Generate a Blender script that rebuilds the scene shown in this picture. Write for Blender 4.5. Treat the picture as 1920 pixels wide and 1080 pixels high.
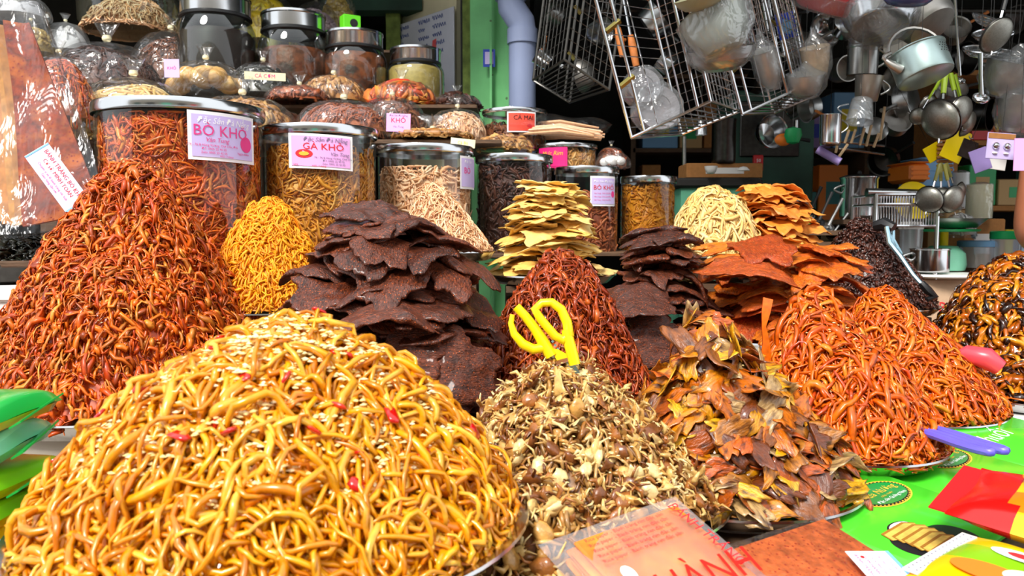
import bpy, math, random
import numpy as np
from mathutils import Vector, Matrix, Euler

for _o in list(bpy.data.objects):
    bpy.data.objects.remove(_o, do_unlink=True)
SC = bpy.context.scene
COL = SC.collection
PI = math.pi
RNG = np.random.default_rng(7)
random.seed(7)

# ------------------------------------------------------------------ camera, sky, sun, exposure
FPX, CAMZ = 1500.0, 1.30
PITCH = math.atan(110 / FPX)
cam_d = bpy.data.cameras.new('camera')
cam = bpy.data.objects.new('camera', cam_d)
COL.objects.link(cam)
cam.location = (0, 0, CAMZ)
cam.rotation_euler = (PI / 2 - PITCH, 0, 0)
cam_d.sensor_width = 36
cam_d.lens = FPX / 1920 * 36
cam_d.clip_start = 0.05
cam_d.dof.use_dof = True
cam_d.dof.focus_distance = 1.45
cam_d.dof.aperture_fstop = 9.0
SC.camera = cam

world = bpy.data.worlds.new('overcast_sky')
SC.world = world
world.use_nodes = True
_bg = world.node_tree.nodes['Background']
_bg.inputs[0].default_value = (0.93, 0.97, 1.0, 1)
_bg.inputs[1].default_value = 1.25

sun_d = bpy.data.lights.new('sun', 'SUN')
sun = bpy.data.objects.new('sun', sun_d)
COL.objects.link(sun)
sun_d.energy = 3.4
sun_d.angle = math.radians(16)
sun_d.color = (1.0, 0.965, 0.9)
sun.rotation_euler = Euler((math.radians(44), 0, math.radians(-24)))

SC.view_settings.view_transform = 'Standard'
SC.view_settings.look = 'None'
SC.view_settings.gamma = 1.0
SC.view_settings.use_curve_mapping = False
SC.view_settings.exposure = 0.35
SC.cycles.transparent_max_bounces = 24
SC.cycles.max_bounces = 8

# ------------------------------------------------------------------ helpers
def W(px, py, D):
    """the point at depth D (metres along +Y) that lies behind photo pixel (px, py)"""
    x = (px - 960) / FPX
    y = (540 - py) / FPX
    d = Vector((x, y * math.sin(PITCH) + math.cos(PITCH), y * math.cos(PITCH) - math.sin(PITCH)))
    return Vector((0, 0, CAMZ)) + d * (D / d.y)

def X(px, D): return (px - 960) / FPX * D
def Z(py, D): return W(960, py, D).z
def S(px, D): return px / FPX * D

def lin(c):
    out = []
    for v in c[:3]:
        v = v / 255.0
        out.append(v / 12.92 if v <= 0.04045 else ((v + 0.055) / 1.055) ** 2.4)
    return tuple(out) + (1.0,)

def _sock(node, *names):
    for n in names:
        if n in node.inputs:
            return node.inputs[n]

def M(name, cols, rough=0.5, metal=0.0, noise=0.0, nscale=60.0, bump=0.0, bscale=120.0, coat=0.0, spec=0.5, stretch=None,
      speck=None, trans=0.0, mix=None):
    """procedural material; several colours = a colour per piece (island and object random)"""
    m = bpy.data.materials.new(name)
    m.use_nodes = True
    nt = m.node_tree
    N, L = nt.nodes, nt.links
    b = N['Principled BSDF']
    b.inputs['Roughness'].default_value = rough
    b.inputs['Metallic'].default_value = metal
    s = _sock(b, 'Specular IOR Level')
    if s: s.default_value = spec
    c = _sock(b, 'Coat Weight')
    if c: c.default_value = coat
    cr = _sock(b, 'Coat Roughness')
    if cr: cr.default_value = 0.12
    if isinstance(cols[0], (int, float)):
        cols = [cols]
    tc = N.new('ShaderNodeTexCoord')
    src = tc.outputs['Object']
    if stretch:
        mp = N.new('ShaderNodeMapping')
        mp.inputs['Scale'].default_value = stretch
        L.new(src, mp.inputs[0]); src = mp.outputs[0]
    if len(cols) > 1:
        oi = N.new('ShaderNodeObjectInfo'); ge = N.new('ShaderNodeNewGeometry')
        ad = N.new('ShaderNodeMath'); ad.operation = 'ADD'
        fr = N.new('ShaderNodeMath'); fr.operation = 'FRACT'
        L.new(oi.outputs['Random'], ad.inputs[0]); L.new(ge.outputs['Random Per Island'], ad.inputs[1])
        L.new(ad.outputs[0], fr.inputs[0])
        rp = N.new('ShaderNodeValToRGB')
        rp.color_ramp.interpolation = 'CONSTANT' if len(cols) > 5 else 'LINEAR'
        el = rp.color_ramp.elements
        while len(el) < len(cols): el.new(0.5)
        for i, cc in enumerate(cols):
            el[i].position = i / (len(cols) - 1) if len(cols) <= 5 else i / len(cols)
        for i, cc in enumerate(cols):
            el[i].color = lin(cc)
        L.new(fr.outputs[0], rp.inputs[0])
        col = rp.outputs[0]
    else:
        rgb = N.new('ShaderNodeRGB'); rgb.outputs[0].default_value = lin(cols[0])
        col = rgb.outputs[0]
    if noise:
        tx = N.new('ShaderNodeTexNoise'); tx.inputs['Scale'].default_value = nscale; tx.inputs['Detail'].default_value = 5
        L.new(src, tx.inputs['Vector'])
        mr = N.new('ShaderNodeMapRange'); mr.inputs[1].default_value = 0.3; mr.inputs[2].default_value = 0.7
        mr.inputs[3].default_value = 1 - noise; mr.inputs[4].default_value = 1 + noise * 0.7
        L.new(tx.outputs[0], mr.inputs[0])
        mx = N.new('ShaderNodeVectorMath'); mx.operation = 'SCALE'
        L.new(col, mx.inputs[0]); L.new(mr.outputs[0], mx.inputs['Scale'])
        col = mx.outputs[0]
    if mix:
        tm = N.new('ShaderNodeTexNoise'); tm.inputs['Scale'].default_value = mix[1]; tm.inputs['Detail'].default_value = 4
        L.new(src, tm.inputs['Vector'])
        mr2 = N.new('ShaderNodeMapRange'); mr2.inputs[1].default_value = mix[2]; mr2.inputs[2].default_value = mix[3]
        L.new(tm.outputs[0], mr2.inputs[0])
        mq = N.new('ShaderNodeMix'); mq.data_type = 'RGBA'
        L.new(mr2.outputs[0], mq.inputs['Factor']); L.new(col, mq.inputs['A']); mq.inputs['B'].default_value = lin(mix[0])
        col = mq.outputs['Result']
    if speck:
        vo = N.new('ShaderNodeTexVoronoi'); vo.inputs['Scale'].default_value = speck[1]
        L.new(tc.outputs['Object'], vo.inputs['Vector'])
        lt = N.new('ShaderNodeMath'); lt.operation = 'LESS_THAN'; lt.inputs[1].default_value = speck[2]
        L.new(vo.outputs['Distance'], lt.inputs[0])
        mm = N.new('ShaderNodeMix'); mm.data_type = 'RGBA'
        L.new(lt.outputs[0], mm.inputs['Factor']); L.new(col, mm.inputs['A'])
        mm.inputs['B'].default_value = lin(speck[0])
        col = mm.outputs['Result']
    L.new(col, b.inputs['Base Color'])
    if bump:
        tb = N.new('ShaderNodeTexNoise'); tb.inputs['Scale'].default_value = bscale; tb.inputs['Detail'].default_value = 6
        L.new(src, tb.inputs['Vector'])
        bp = N.new('ShaderNodeBump'); bp.inputs['Strength'].default_value = bump; bp.inputs['Distance'].default_value = 0.004
        L.new(tb.outputs[0], bp.inputs['Height']); L.new(bp.outputs[0], b.inputs['Normal'])
    if trans:
        t = _sock(b, 'Transmission Weight')
        if t: t.default_value = trans
    return m

def FILM(name, tint=(255, 255, 255), haze=0.06, gloss=0.55, rough=0.08, bump=0.6, bscale=14.0, stretch=(1, 1, 1), base=0.05):
    """clear thin plastic or glass skin: see-through, with a gloss that grows at grazing angles and creases"""
    m = bpy.data.materials.new(name)
    m.use_nodes = True
    nt = m.node_tree
    N, L = nt.nodes, nt.links
    for n in list(N):
        if n.type != 'OUTPUT_MATERIAL': N.remove(n)
    out = [n for n in N if n.type == 'OUTPUT_MATERIAL'][0]
    tr = N.new('ShaderNodeBsdfTransparent'); tr.inputs[0].default_value = lin(tint)
    gl = N.new('ShaderNodeBsdfGlossy'); gl.inputs['Roughness'].default_value = rough
    df = N.new('ShaderNodeBsdfDiffuse'); df.inputs[0].default_value = lin((235, 238, 240))
    lw = N.new('ShaderNodeLayerWeight'); lw.inputs['Blend'].default_value = 0.25
    mr = N.new('ShaderNodeMapRange'); mr.inputs[3].default_value = base; mr.inputs[4].default_value = gloss
    L.new(lw.outputs['Facing'], mr.inputs[0])
    if bump:
        tc = N.new('ShaderNodeTexCoord'); mp = N.new('ShaderNodeMapping'); mp.inputs['Scale'].default_value = stretch
        L.new(tc.outputs['Object'], mp.inputs[0])
        tx = N.new('ShaderNodeTexNoise'); tx.inputs['Scale'].default_value = bscale; tx.inputs['Detail'].default_value = 3
        tx.inputs['Distortion'].default_value = 1.2
        L.new(mp.outputs[0], tx.inputs['Vector'])
        bp = N.new('ShaderNodeBump'); bp.inputs['Strength'].default_value = bump; bp.inputs['Distance'].default_value = 0.03
        L.new(tx.outputs[0], bp.inputs['Height'])
        L.new(bp.outputs[0], gl.inputs['Normal']); L.new(bp.outputs[0], lw.inputs['Normal'])
    m1 = N.new('ShaderNodeMixShader'); m1.inputs[0].default_value = haze
    L.new(tr.outputs[0], m1.inputs[1]); L.new(df.outputs[0], m1.inputs[2])
    m2 = N.new('ShaderNodeMixShader')
    L.new(mr.outputs[0], m2.inputs[0]); L.new(m1.outputs[0], m2.inputs[1]); L.new(gl.outputs[0], m2.inputs[2])
    L.new(m2.outputs[0], out.inputs[0])
    return m

def tag(o, label=None, cat=None, group=None, kind=None):
    if label: o['label'] = label
    if cat: o['category'] = cat
    if group: o['group'] = group
    if kind: o['kind'] = kind
    return o

def empty(name, loc=(0, 0, 0), rz=0.0, label=None, cat=None, group=None):
    o = bpy.data.objects.new(name, None)
    COL.objects.link(o)
    o.location = loc; o.rotation_euler = (0, 0, rz)
    o.empty_display_size = 0.02
    return tag(o, label, cat, group)

def link(name, me, parent=None, loc=None, rot=None):
    o = bpy.data.objects.new(name, me)
    COL.objects.link(o)
    if parent is not None: o.parent = parent
    if loc is not None: o.location = loc
    if rot is not None: o.rotation_euler = rot
    return o

def quads(name, V, F, mat, smooth=True):
    """fast mesh from numpy arrays of vertices and quads"""
    me = bpy.data.meshes.new(name)
    V = np.asarray(V, dtype=np.float32).reshape(-1, 3); F = np.asarray(F, dtype=np.int32).reshape(-1, 4)
    me.vertices.add(len(V)); me.vertices.foreach_set('co', V.ravel())
    me.loops.add(F.size); me.loops.foreach_set('vertex_index', F.ravel())
    me.polygons.add(len(F))
    me.polygons.foreach_set('loop_start', np.arange(0, F.size, 4, dtype=np.int32))
    me.polygons.foreach_set('use_smooth', np.full(len(F), smooth))
    me.update(calc_edges=True)
    me.materials.append(mat)
    return me

class MB:
    """collects shapes into one mesh"""
    def __init__(s): s.v = []; s.f = []; s.mi = []; s.m = 0
    def add(s, v, f):
        o = len(s.v)
        s.v += [tuple(p) for p in v]
        s.f += [tuple(i + o for i in q) for q in f]
        s.mi += [s.m] * len(f)
        return s
    def box(s, c, size, rot=None, bev=0.0):
        x, y, z = [d / 2 for d in size]
        if bev <= 0:
            v = [Vector((a * x, b * y, e * z)) for a in (-1, 1) for b in (-1, 1) for e in (-1, 1)]
            f = [(0, 1, 3, 2), (4, 6, 7, 5), (0, 4, 5, 1), (2, 3, 7, 6), (0, 2, 6, 4), (1, 5, 7, 3)]
        else:
            b = min(bev, x * .9, y * .9, z * .9)
            pr = [(-x + b, -y), (x - b, -y), (x, -y + b), (x, y - b), (x - b, y), (-x + b, y), (-x, y - b), (-x, -y + b)]
            v = []; sc = lambda p, k: (p[0] * k[0], p[1] * k[1])
            k = ((x - b) / x, (y - b) / y)
            for zz, kk in ((-z, k), (-z + b, (1, 1)), (z - b, (1, 1)), (z, k)):
                v += [Vector((*sc(p, kk), zz)) for p in pr]
            f = [tuple(range(7, -1, -1)), tuple(range(24, 32))]
            for l in range(3):
                for i in range(8):
                    f.append((l * 8 + i, l * 8 + (i + 1) % 8, l * 8 + 8 + (i + 1) % 8, l * 8 + 8 + i))
        R = rot if isinstance(rot, Matrix) else (Euler(rot).to_matrix() if rot else Matrix.Identity(3))
        return s.add([R @ p + Vector(c) for p in v], f)
    def tube(s, pts, r, n=6, closed=False, flat=None):
        pts = [Vector(p) for p in pts]
        k = len(pts); v = []; f = []
        prev = None
        for i, p in enumerate(pts):
            if closed: t = pts[(i + 1) % k] - pts[i - 1]
            else: t = pts[min(i + 1, k - 1)] - pts[max(i - 1, 0)]
            t.normalize()
            if prev is None:
                a = Vector((0, 0, 1)) if abs(t.z) < 0.9 else Vector((1, 0, 0))
                n1 = t.cross(a).normalized()
            else:
                n1 = (prev - t * prev.dot(t)).normalized()
            prev = n1; n2 = t.cross(n1)
            rr = r[i] if isinstance(r, (list, tuple)) else r
            for j in range(n):
                a = 2 * PI * j / n
                v.append(p + (n1 * math.cos(a) + n2 * math.sin(a)) * rr)
        for i in range(k if closed else k - 1):
            for j in range(n):
                a, b = i * n, ((i + 1) % k) * n
                f.append((a + j, a + (j + 1) % n, b + (j + 1) % n, b + j))
        if not closed:
            f.append(tuple(range(n - 1, -1, -1))); f.append(tuple((k - 1) * n + j for j in range(n)))
        return s.add(v, f)
    def lathe(s, prof, seg=24, M4=None, wob=None, cap=False):
        v = []; f = []; k = len(prof)
        for (r, z) in prof:
            for j in range(seg):
                a = 2 * PI * j / seg
                rr = r * (wob(a, z) if wob else 1)
                v.append(Vector((rr * math.cos(a), rr * math.sin(a), z)))
        for i in range(k - 1):
            for j in range(seg):
                f.append((i * seg + j, i * seg + (j + 1) % seg, (i + 1) * seg + (j + 1) % seg, (i + 1) * seg + j))
        if cap:
            f.append(tuple(range(seg - 1, -1, -1))); f.append(tuple((k - 1) * seg + j for j in range(seg)))
        if M4 is not None: v = [M4 @ p for p in v]
        return s.add(v, f)
    def ball(s, c, r, seg=10, rings=6, R=None):
        rx, ry, rz = (r, r, r) if isinstance(r, (int, float)) else r
        v = []; f = []
        for i in range(rings + 1):
            t = PI * i / rings
            for j in range(seg):
                a = 2 * PI * j / seg
                p = Vector((rx * math.sin(t) * math.cos(a), ry * math.sin(t) * math.sin(a), rz * math.cos(t)))
                if R is not None: p = R @ p
                v.append(p + Vector(c))
        for i in range(rings):
            for j in range(seg):
                f.append((i * seg + j, (i + 1) * seg + j, (i + 1) * seg + (j + 1) % seg, i * seg + (j + 1) % seg))
        return s.add(v, f)
    def prism(s, pts, depth, M4=None):
        """outline in x,z; extruded along y by depth"""
        k = len(pts)
        v = [Vector((x, -depth / 2, z)) for x, z in pts] + [Vector((x, depth / 2, z)) for x, z in pts]
        f = [tuple(range(k)), tuple(range(2 * k - 1, k - 1, -1))]
        for i in range(k): f.append((i, k + i, k + (i + 1) % k, (i + 1) % k))
        if M4 is not None: v = [M4 @ p for p in v]
        return s.add(v, f)
    def build(s, name, mat, parent=None, loc=None, rot=None, smooth=True, org=None):
        """org: world point that becomes the origin (vertices were given in world space)"""
        me = bpy.data.meshes.new(name)
        v = s.v
        if org is not None:
            org = Vector(org); v = [Vector(p) - org for p in v]; loc = org
        me.from_pydata([tuple(p) for p in v], [], s.f)
        me.validate()
        mats = mat if isinstance(mat, (list, tuple)) else [mat]
        for mm in mats: me.materials.append(mm)
        if len(mats) > 1:
            for p, i in zip(me.polygons, s.mi): p.material_index = i
        if smooth:
            me.polygons.foreach_set('use_smooth', np.full(len(me.polygons), True))
            me.set_sharp_from_angle(angle=math.radians(42))
        return link(name, me, parent, loc, rot)

def arc(c, r, a0, a1, n, ax=(1, 0, 0), ay=(0, 0, 1)):
    c, ax, ay = Vector(c), Vector(ax), Vector(ay)
    return [c + ax * r * math.cos(a0 + (a1 - a0) * i / (n - 1)) + ay * r * math.sin(a0 + (a1 - a0) * i / (n - 1)) for i in range(n)]

_txtcache = {}
def text_mesh(s, size, ext=0.0):
    cu = bpy.data.curves.new('lettering', 'FONT')
    cu.body = s; cu.size = size; cu.extrude = ext
    cu.align_x = 'CENTER'; cu.align_y = 'CENTER'; cu.resolution_u = 2
    o = bpy.data.objects.new('lettering_tmp', cu)
    COL.objects.link(o)
    dg = bpy.context.evaluated_depsgraph_get()
    me = bpy.data.meshes.new_from_object(o.evaluated_get(dg), depsgraph=dg)
    bpy.data.objects.remove(o, do_unlink=True)
    me.name = 'lettering'
    return me

def text(s, size, mat, parent, M4=None, name='lettering', bend=None, shear=0.0, squeeze=1.0):
    """flat lettering in the x,z plane facing -y (or placed by M4 from its x,y plane)"""
    me = text_mesh(s, size)
    me.materials.clear(); me.materials.append(mat)
    for v in me.vertices:
        x, y = v.co.x * squeeze + shear * v.co.y, v.co.y
        if bend: v.co = bend(x, y)
        elif M4 is not None: v.co = M4 @ Vector((x, y, 0))
        else: v.co = Vector((x, 0, y))
    return link(name, me, parent)

# ---------------------------------------------------------------- strands and slabs
def strands(n, pos, sampler, L, w, h, k=6, kap=0.3, wig=0.25, lift=(0, 0), arch=0.0, limit=None, rng=RNG, taper=0.55, roll=0.6, var=0.28):
    eps = 1e-4
    p = sampler(n).astype(float)
    th = rng.uniform(0, 2 * PI, n)
    Ls = rng.uniform(L[0], L[1], n); step = Ls / (k - 1)
    kp = rng.normal(0, kap, n)
    P2 = np.zeros((n, k, 2))
    for i in range(k):
        P2[:, i] = p
        d = np.stack([np.cos(th), np.sin(th)], 1)
        sp = np.linalg.norm(pos(p + eps * d) - pos(p), axis=1) / eps
        p = p + d * (step / np.maximum(sp, 0.5))[:, None]
        if limit is not None: p = limit(p)
        th = th + kp + rng.normal(0, wig, n)
    q = P2.reshape(-1, 2)
    P = pos(q)
    du = pos(q + [eps, 0]) - P; dv = pos(q + [0, eps]) - P
    Nn = np.cross(du, dv); Nn /= np.linalg.norm(Nn, axis=1, keepdims=True) + 1e-12
    P = P.reshape(n, k, 3); Nn = Nn.reshape(n, k, 3)
    sN = np.linspace(0, 1, k)
    lf = rng.uniform(lift[0], lift[1], n)[:, None] + arch * rng.uniform(0, 1, n)[:, None] * np.sin(PI * sN)[None] \
        + rng.normal(0, 1, n)[:, None] * (sN - 0.5)[None] * h * 2.5
    P = P + Nn * lf[..., None]
    T = np.gradient(P, axis=1); T /= np.linalg.norm(T, axis=2, keepdims=True) + 1e-12
    B = np.cross(T, Nn); B /= np.linalg.norm(B, axis=2, keepdims=True) + 1e-12
    N2 = np.cross(B, T)
    a = rng.normal(0, roll, n)[:, None, None]
    B, N2 = B * np.cos(a) + N2 * np.sin(a), N2 * np.cos(a) - B * np.sin(a)
    tp = taper + (1 - taper) * np.sin(PI * np.clip(sN, 0.0, 1.0)) ** 0.5
    sc = np.exp(np.clip(rng.normal(0, var, n), -0.9, 0.9))[:, None] * tp[None]
    bw = B * (w * sc)[..., None]; nh = N2 * (h * sc)[..., None]
    V = np.stack([P + bw, P + nh, P - bw, P - nh], 2).reshape(n, k * 4, 3)
    f = []
    for i in range(k - 1):
        for j in range(4):
            f.append((i * 4 + j, i * 4 + (j + 1) % 4, i * 4 + 4 + (j + 1) % 4, i * 4 + 4 + j))
    f.append((3, 2, 1, 0)); e = (k - 1) * 4; f.append((e, e + 1, e + 2, e + 3))
    return V, np.array(f)

def many(V, f):
    n, k = V.shape[0], V.shape[1]
    F = (f[None] + (np.arange(n) * k)[:, None, None]).reshape(-1, 4)
    return V.reshape(-1, 3), F

def where(p, R, Hh):
    """words for a place on a heap"""
    f = p[2] / Hh
    up = 'near the top' if f > 0.68 else ('halfway up' if f > 0.34 else 'near the foot')
    x = p[0] / max(R * (1.05 - f), 0.15 * R)
    sd = ' on the left side' if x < -0.38 else (' on the right side' if x > 0.38 else ' at the front')
    return ', ' + up + ('' if f > 0.86 else sd)

def singles(V, f, name, mat, base, label, cat, group, R=None, Hh=None):
    lab0 = label
    for s in V:
        c = s.mean(0)
        if R: label = lab0 + where(c, R, Hh)
        me = quads(name, s - c, f, mat)
        tag(link(name, me, None, Vector(base) + Vector(c)), label, cat, group)

def waves(seed, n=7, fmin=10, fmax=40):
    r = np.random.default_rng(seed)
    k = r.normal(0, 1, (n, 2)); k /= np.linalg.norm(k, axis=1, keepdims=True)
    k *= r.uniform(fmin, fmax, (n, 1)); ph = r.uniform(0, 6.28, n)
    return lambda p: np.sin(p @ k.T + ph).sum(1) / n ** 0.5

def heap(R, H, p=1.6, off=(0, 0), amp=0.01, seed=1, fmin=14, fmax=45, edge=0.0):
    wv = waves(seed, 8, fmin, fmax); wv2 = waves(seed + 33, 8, fmax * 1.2, fmax * 3.2)
    of = np.array(off)
    def pos(q):
        q = np.asarray(q, float)
        r = np.linalg.norm(q, axis=1) / R
        qq = q - of[None] * np.clip(1 - r, 0, 1)[:, None]
        t = np.linalg.norm(qq, axis=1) / R
        t = np.sqrt(t * t + 0.0025)
        z = H * (1 - np.clip(t, 0, 1.25) ** p) + amp * (wv(q) + 0.8 * (0.6 - np.abs(wv2(q)))) * np.clip(1.2 - t, 0.15, 1)
        return np.stack([q[:, 0], q[:, 1], np.maximum(z, edge)], 1)
    return pos

def disc_sampler(R, back=0.3, rng=RNG, pw=0.5):
    def f(n):
        out = np.zeros((0, 2))
        while len(out) < n:
            r = R * rng.uniform(0, 1, n * 2) ** pw; a = rng.uniform(0, 2 * PI, n * 2)
            q = np.stack([r * np.cos(a), r * np.sin(a)], 1)
            keep = (q[:, 1] < 0.25 * R) | (rng.uniform(0, 1, n * 2) < back)
            out = np.concatenate([out, q[keep]])
        return out[:n]
    return f

def lim(R):
    def f(p):
        r = np.linalg.norm(p, axis=1, keepdims=True)
        return np.where(r > R, p * R / np.maximum(r, 1e-9), p)
    return f

def dome(pos, R, drop, nr=18, na=48):
    q = np.array([[R * i / nr * math.cos(2 * PI * j / na), R * i / nr * math.sin(2 * PI * j / na)] for i in range(nr + 1) for j in range(na)])
    V = pos(q); V[:, 2] = np.maximum(V[:, 2] - drop, -0.004)
    F = [(i * na + j, (i + 1) * na + j, (i + 1) * na + (j + 1) % na, i * na + (j + 1) % na) for i in range(nr) for j in range(na)]
    return V, np.array(F)

def join(parts):
    Vs, Fs, o = [], [], 0
    for V, F in parts:
        V = np.asarray(V).reshape(-1, 3)
        Vs.append(V); Fs.append(np.asarray(F) + o); o += len(V)
    return np.concatenate(Vs), np.concatenate(Fs)

def slab_mesh(name, L, Wd, T, seed, mat, nx=14, ny=9, bend=0.1, ruff=0.01, edge=0.18, leaf=False, curl=0.0, fine=0.22):
    """an irregular, bent sheet with thickness; top and bottom skins joined at the rim"""
    r = np.random.default_rng(seed)
    ph = r.uniform(0, 6.28, 6); am = r.uniform(0.3, 1, 6)
    wv = waves(seed + 900, 6, 18, 60); wv2 = waves(seed + 500, 8, 70, 260); th = waves(seed + 70, 5, 30, 110)
    u, v = np.meshgrid(np.linspace(-1, 1, nx), np.linspace(-1, 1, ny), indexing='ij')
    u = u.ravel(); v = v.ravel()
    a = u * np.sqrt(1 - v * v * 0.42); b = v * np.sqrt(1 - u * u * 0.42)
    an = np.arctan2(b, a); rad = np.maximum(np.abs(u), np.abs(v))
    f = 1 + edge * rad * sum(am[i] * np.sin((i + 2) * an + ph[i]) for i in range(6)) / 2.2 + 0.03 * rad * np.sin(17 * an + ph[0]) + 0.02 * rad * np.sin(29 * an + ph[1])
    x = a * f * L / 2; y = b * f * Wd / 2
    if leaf: y = y * np.clip(1 - np.abs(a) ** 2.2, 0.04, 1)
    q = np.stack([x, y], 1)
    z = -bend * (x * x) / L * r.uniform(0.2, 1.6) + curl * y * y / Wd + ruff * wv(q) * (0.4 + 0.6 * rad) + ruff * fine * wv2(q)
    t = T * (1 + 0.35 * th(q)) * np.clip(1.25 - rad ** 3, 0.25, 1)
    top = np.stack([x, y, z + t / 2], 1); bot = np.stack([x, y, z - t / 2], 1)
    V = np.concatenate([top, bot]); n = nx * ny
    F = []
    for i in range(nx - 1):
        for j in range(ny - 1):
            c = i * ny + j
            F.append((c, c + ny, c + ny + 1, c + 1)); F.append((n + c + 1, n + c + ny + 1, n + c + ny, n + c))
    rim = [i * ny for i in range(nx)] + [(nx - 1) * ny + j for j in range(1, ny)] + [i * ny + ny - 1 for i in range(nx - 2, -1, -1)] + [j for j in range(ny - 2, 0, -1)]
    for i in range(len(rim)):
        c, d = rim[i], rim[(i + 1) % len(rim)]
        F.append((d, c, n + c, n + d))
    return quads(name, V, np.array(F), mat)

def frame_from(nrm, spin, tilt=0.0, rng=RNG):
    n = Vector(nrm).normalized()
    a = Vector((0, 0, 1)) if abs(n.z) < 0.95 else Vector((1, 0, 0))
    t = a.cross(n).normalized(); b = n.cross(t)
    R = Matrix((t, b, n)).transposed()
    return R @ Euler((rng.normal(0, tilt) if tilt else 0, rng.normal(0, tilt) if tilt else 0, 0)).to_matrix() @ Matrix.Rotation(spin, 3, 'Z')

def scatter_on(pos, pts, base, meshes, name, labels, cat, group, lift=0.0, tilt=0.35, scale=(0.8, 1.2), spin=None, rng=RNG, slide=0.0, RH=None):
    """separate objects laid on a heap's surface"""
    eps = 1e-3
    P = pos(pts); du = pos(pts + [eps, 0]) - P; dv = pos(pts + [0, eps]) - P
    Nn = np.cross(du, dv); Nn /= np.linalg.norm(Nn, axis=1, keepdims=True)
    for i in range(len(pts)):
        nn = Vector(Nn[i]); nn.z += slide
        R = frame_from(nn, rng.uniform(0, 6.28) if spin is None else spin + rng.normal(0, 0.5), tilt, rng)
        o = link(name, meshes[rng.integers(len(meshes))])
        o.matrix_world = Matrix.Translation(Vector(base) + Vector(P[i]) + Vector(Nn[i]) * (lift * rng.uniform(0.2, 1))) @ R.to_4x4() @ Matrix.Scale(rng.uniform(*scale), 4)
        tag(o, labels + (where(P[i], *RH) if RH else ''), cat, group)
# ------------------------------------------------------------------ materials
STEEL = M('steel', (205, 206, 208), 0.16, 1.0, noise=0.06, nscale=9)
STEELB = M('brushed_steel', (178, 178, 176), 0.3, 1.0, noise=0.12, nscale=30, bump=0.05, bscale=70)
ALU = M('aluminium', (190, 186, 180), 0.42, 1.0, noise=0.15, nscale=25)
CHROME = M('chrome_wire', (215, 216, 218), 0.18, 1.0)
DARKST = M('dark_steel', (70, 68, 66), 0.3, 1.0, noise=0.2)
MESHM = M('sieve_mesh', (150, 148, 140), 0.4, 0.9, noise=0.15, nscale=200)
BRASS = M('brass_plate', (150, 140, 80), 0.35, 1.0)
BUCKET = M('bucket_plastic', (214, 203, 188), 0.5, noise=0.06, nscale=8)
WHITEP = M('white_plastic', (236, 234, 230), 0.4, noise=0.04, nscale=6)
WOOD = M('worn_wood', (96, 70, 48), 0.7, noise=0.4, nscale=30, bump=0.3, stretch=(1, 8, 8))
WOODH = M('handle_wood', (205, 122, 60), 0.45, noise=0.2, nscale=60)
PALEW = M('pale_wood', (206, 178, 140), 0.55, noise=0.2, nscale=50)
BLACKP = M('black_plastic', (24, 24, 26), 0.4)
YELP = M('yellow_plastic', (252, 220, 10), 0.35)
PURP = M('purple_plastic', (112, 100, 226), 0.35, noise=0.06, nscale=20)
PINKP = M('pink_plastic', (238, 74, 88), 0.3)
GREENP = M('green_plastic', (20, 160, 90), 0.4)
BLUEP = M('blue_plastic', (40, 70, 190), 0.4)
LBLUEP = M('light_blue_plastic', (120, 170, 215), 0.4)
ORANGEP = M('orange_plastic', (240, 130, 40), 0.4)
REDP = M('red_plastic', (200, 30, 34), 0.4)
LIMEP = M('lime_handle', (150, 180, 30), 0.45)
OLIVEP = M('olive_handle', (140, 135, 60), 0.45)
LILAC = M('lilac_plastic', (150, 130, 190), 0.4)
CARD = M('brown_cardboard', (170, 115, 60), 0.8, noise=0.15, nscale=60)
PAPER = M('white_paper', (246, 244, 246), 0.7)
CREAM = M('cream_paper', (246, 236, 196), 0.7)
LILACP = M('lilac_print', (206, 190, 240), 0.6)
PINKPR = M('pink_print', (245, 178, 240), 0.6)
MAGP = M('magenta_print', (225, 20, 120), 0.6)
REDPR = M('red_print', (222, 36, 44), 0.6)
ROSEPR = M('rose_ink', (232, 60, 140), 0.6)
GREYPR = M('grey_ink', (120, 110, 140), 0.6)
WHITEPR = M('white_ink', (250, 250, 252), 0.6)
BLUEPR = M('blue_print', (120, 180, 235), 0.6)
INK = M('dark_ink', (20, 18, 22), 0.6)
BLUEINK = M('blue_ink', (50, 70, 140), 0.6)
GOLDPR = M('gold_print', (240, 190, 60), 0.5)
CLEAR = FILM('clear_jar', (246, 248, 248), haze=0.004, gloss=0.42, rough=0.04, bump=0.0, base=0.018)
GLASSJ = FILM('jar_glass', (222, 232, 228), haze=0.006, gloss=0.7, rough=0.03, bump=0.0, base=0.035)
BAGF = FILM('clear_bag', (250, 250, 250), haze=0.025, gloss=0.5, rough=0.12, bump=0.9, bscale=11, base=0.03)
BAGC = FILM('creased_bag', (248, 248, 250), haze=0.006, gloss=0.22, rough=0.10, bump=0.4, bscale=9, stretch=(2.0, 2.0, 0.35), base=0.0)
WRAP = FILM('cloudy_wrap', (240, 242, 244), haze=0.10, gloss=0.5, rough=0.16, bump=0.9, bscale=10, base=0.05)
FROST = FILM('frosted_bag', (250, 244, 244), haze=0.12, gloss=0.3, rough=0.3, bump=0.3, bscale=5, base=0.04)

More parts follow.
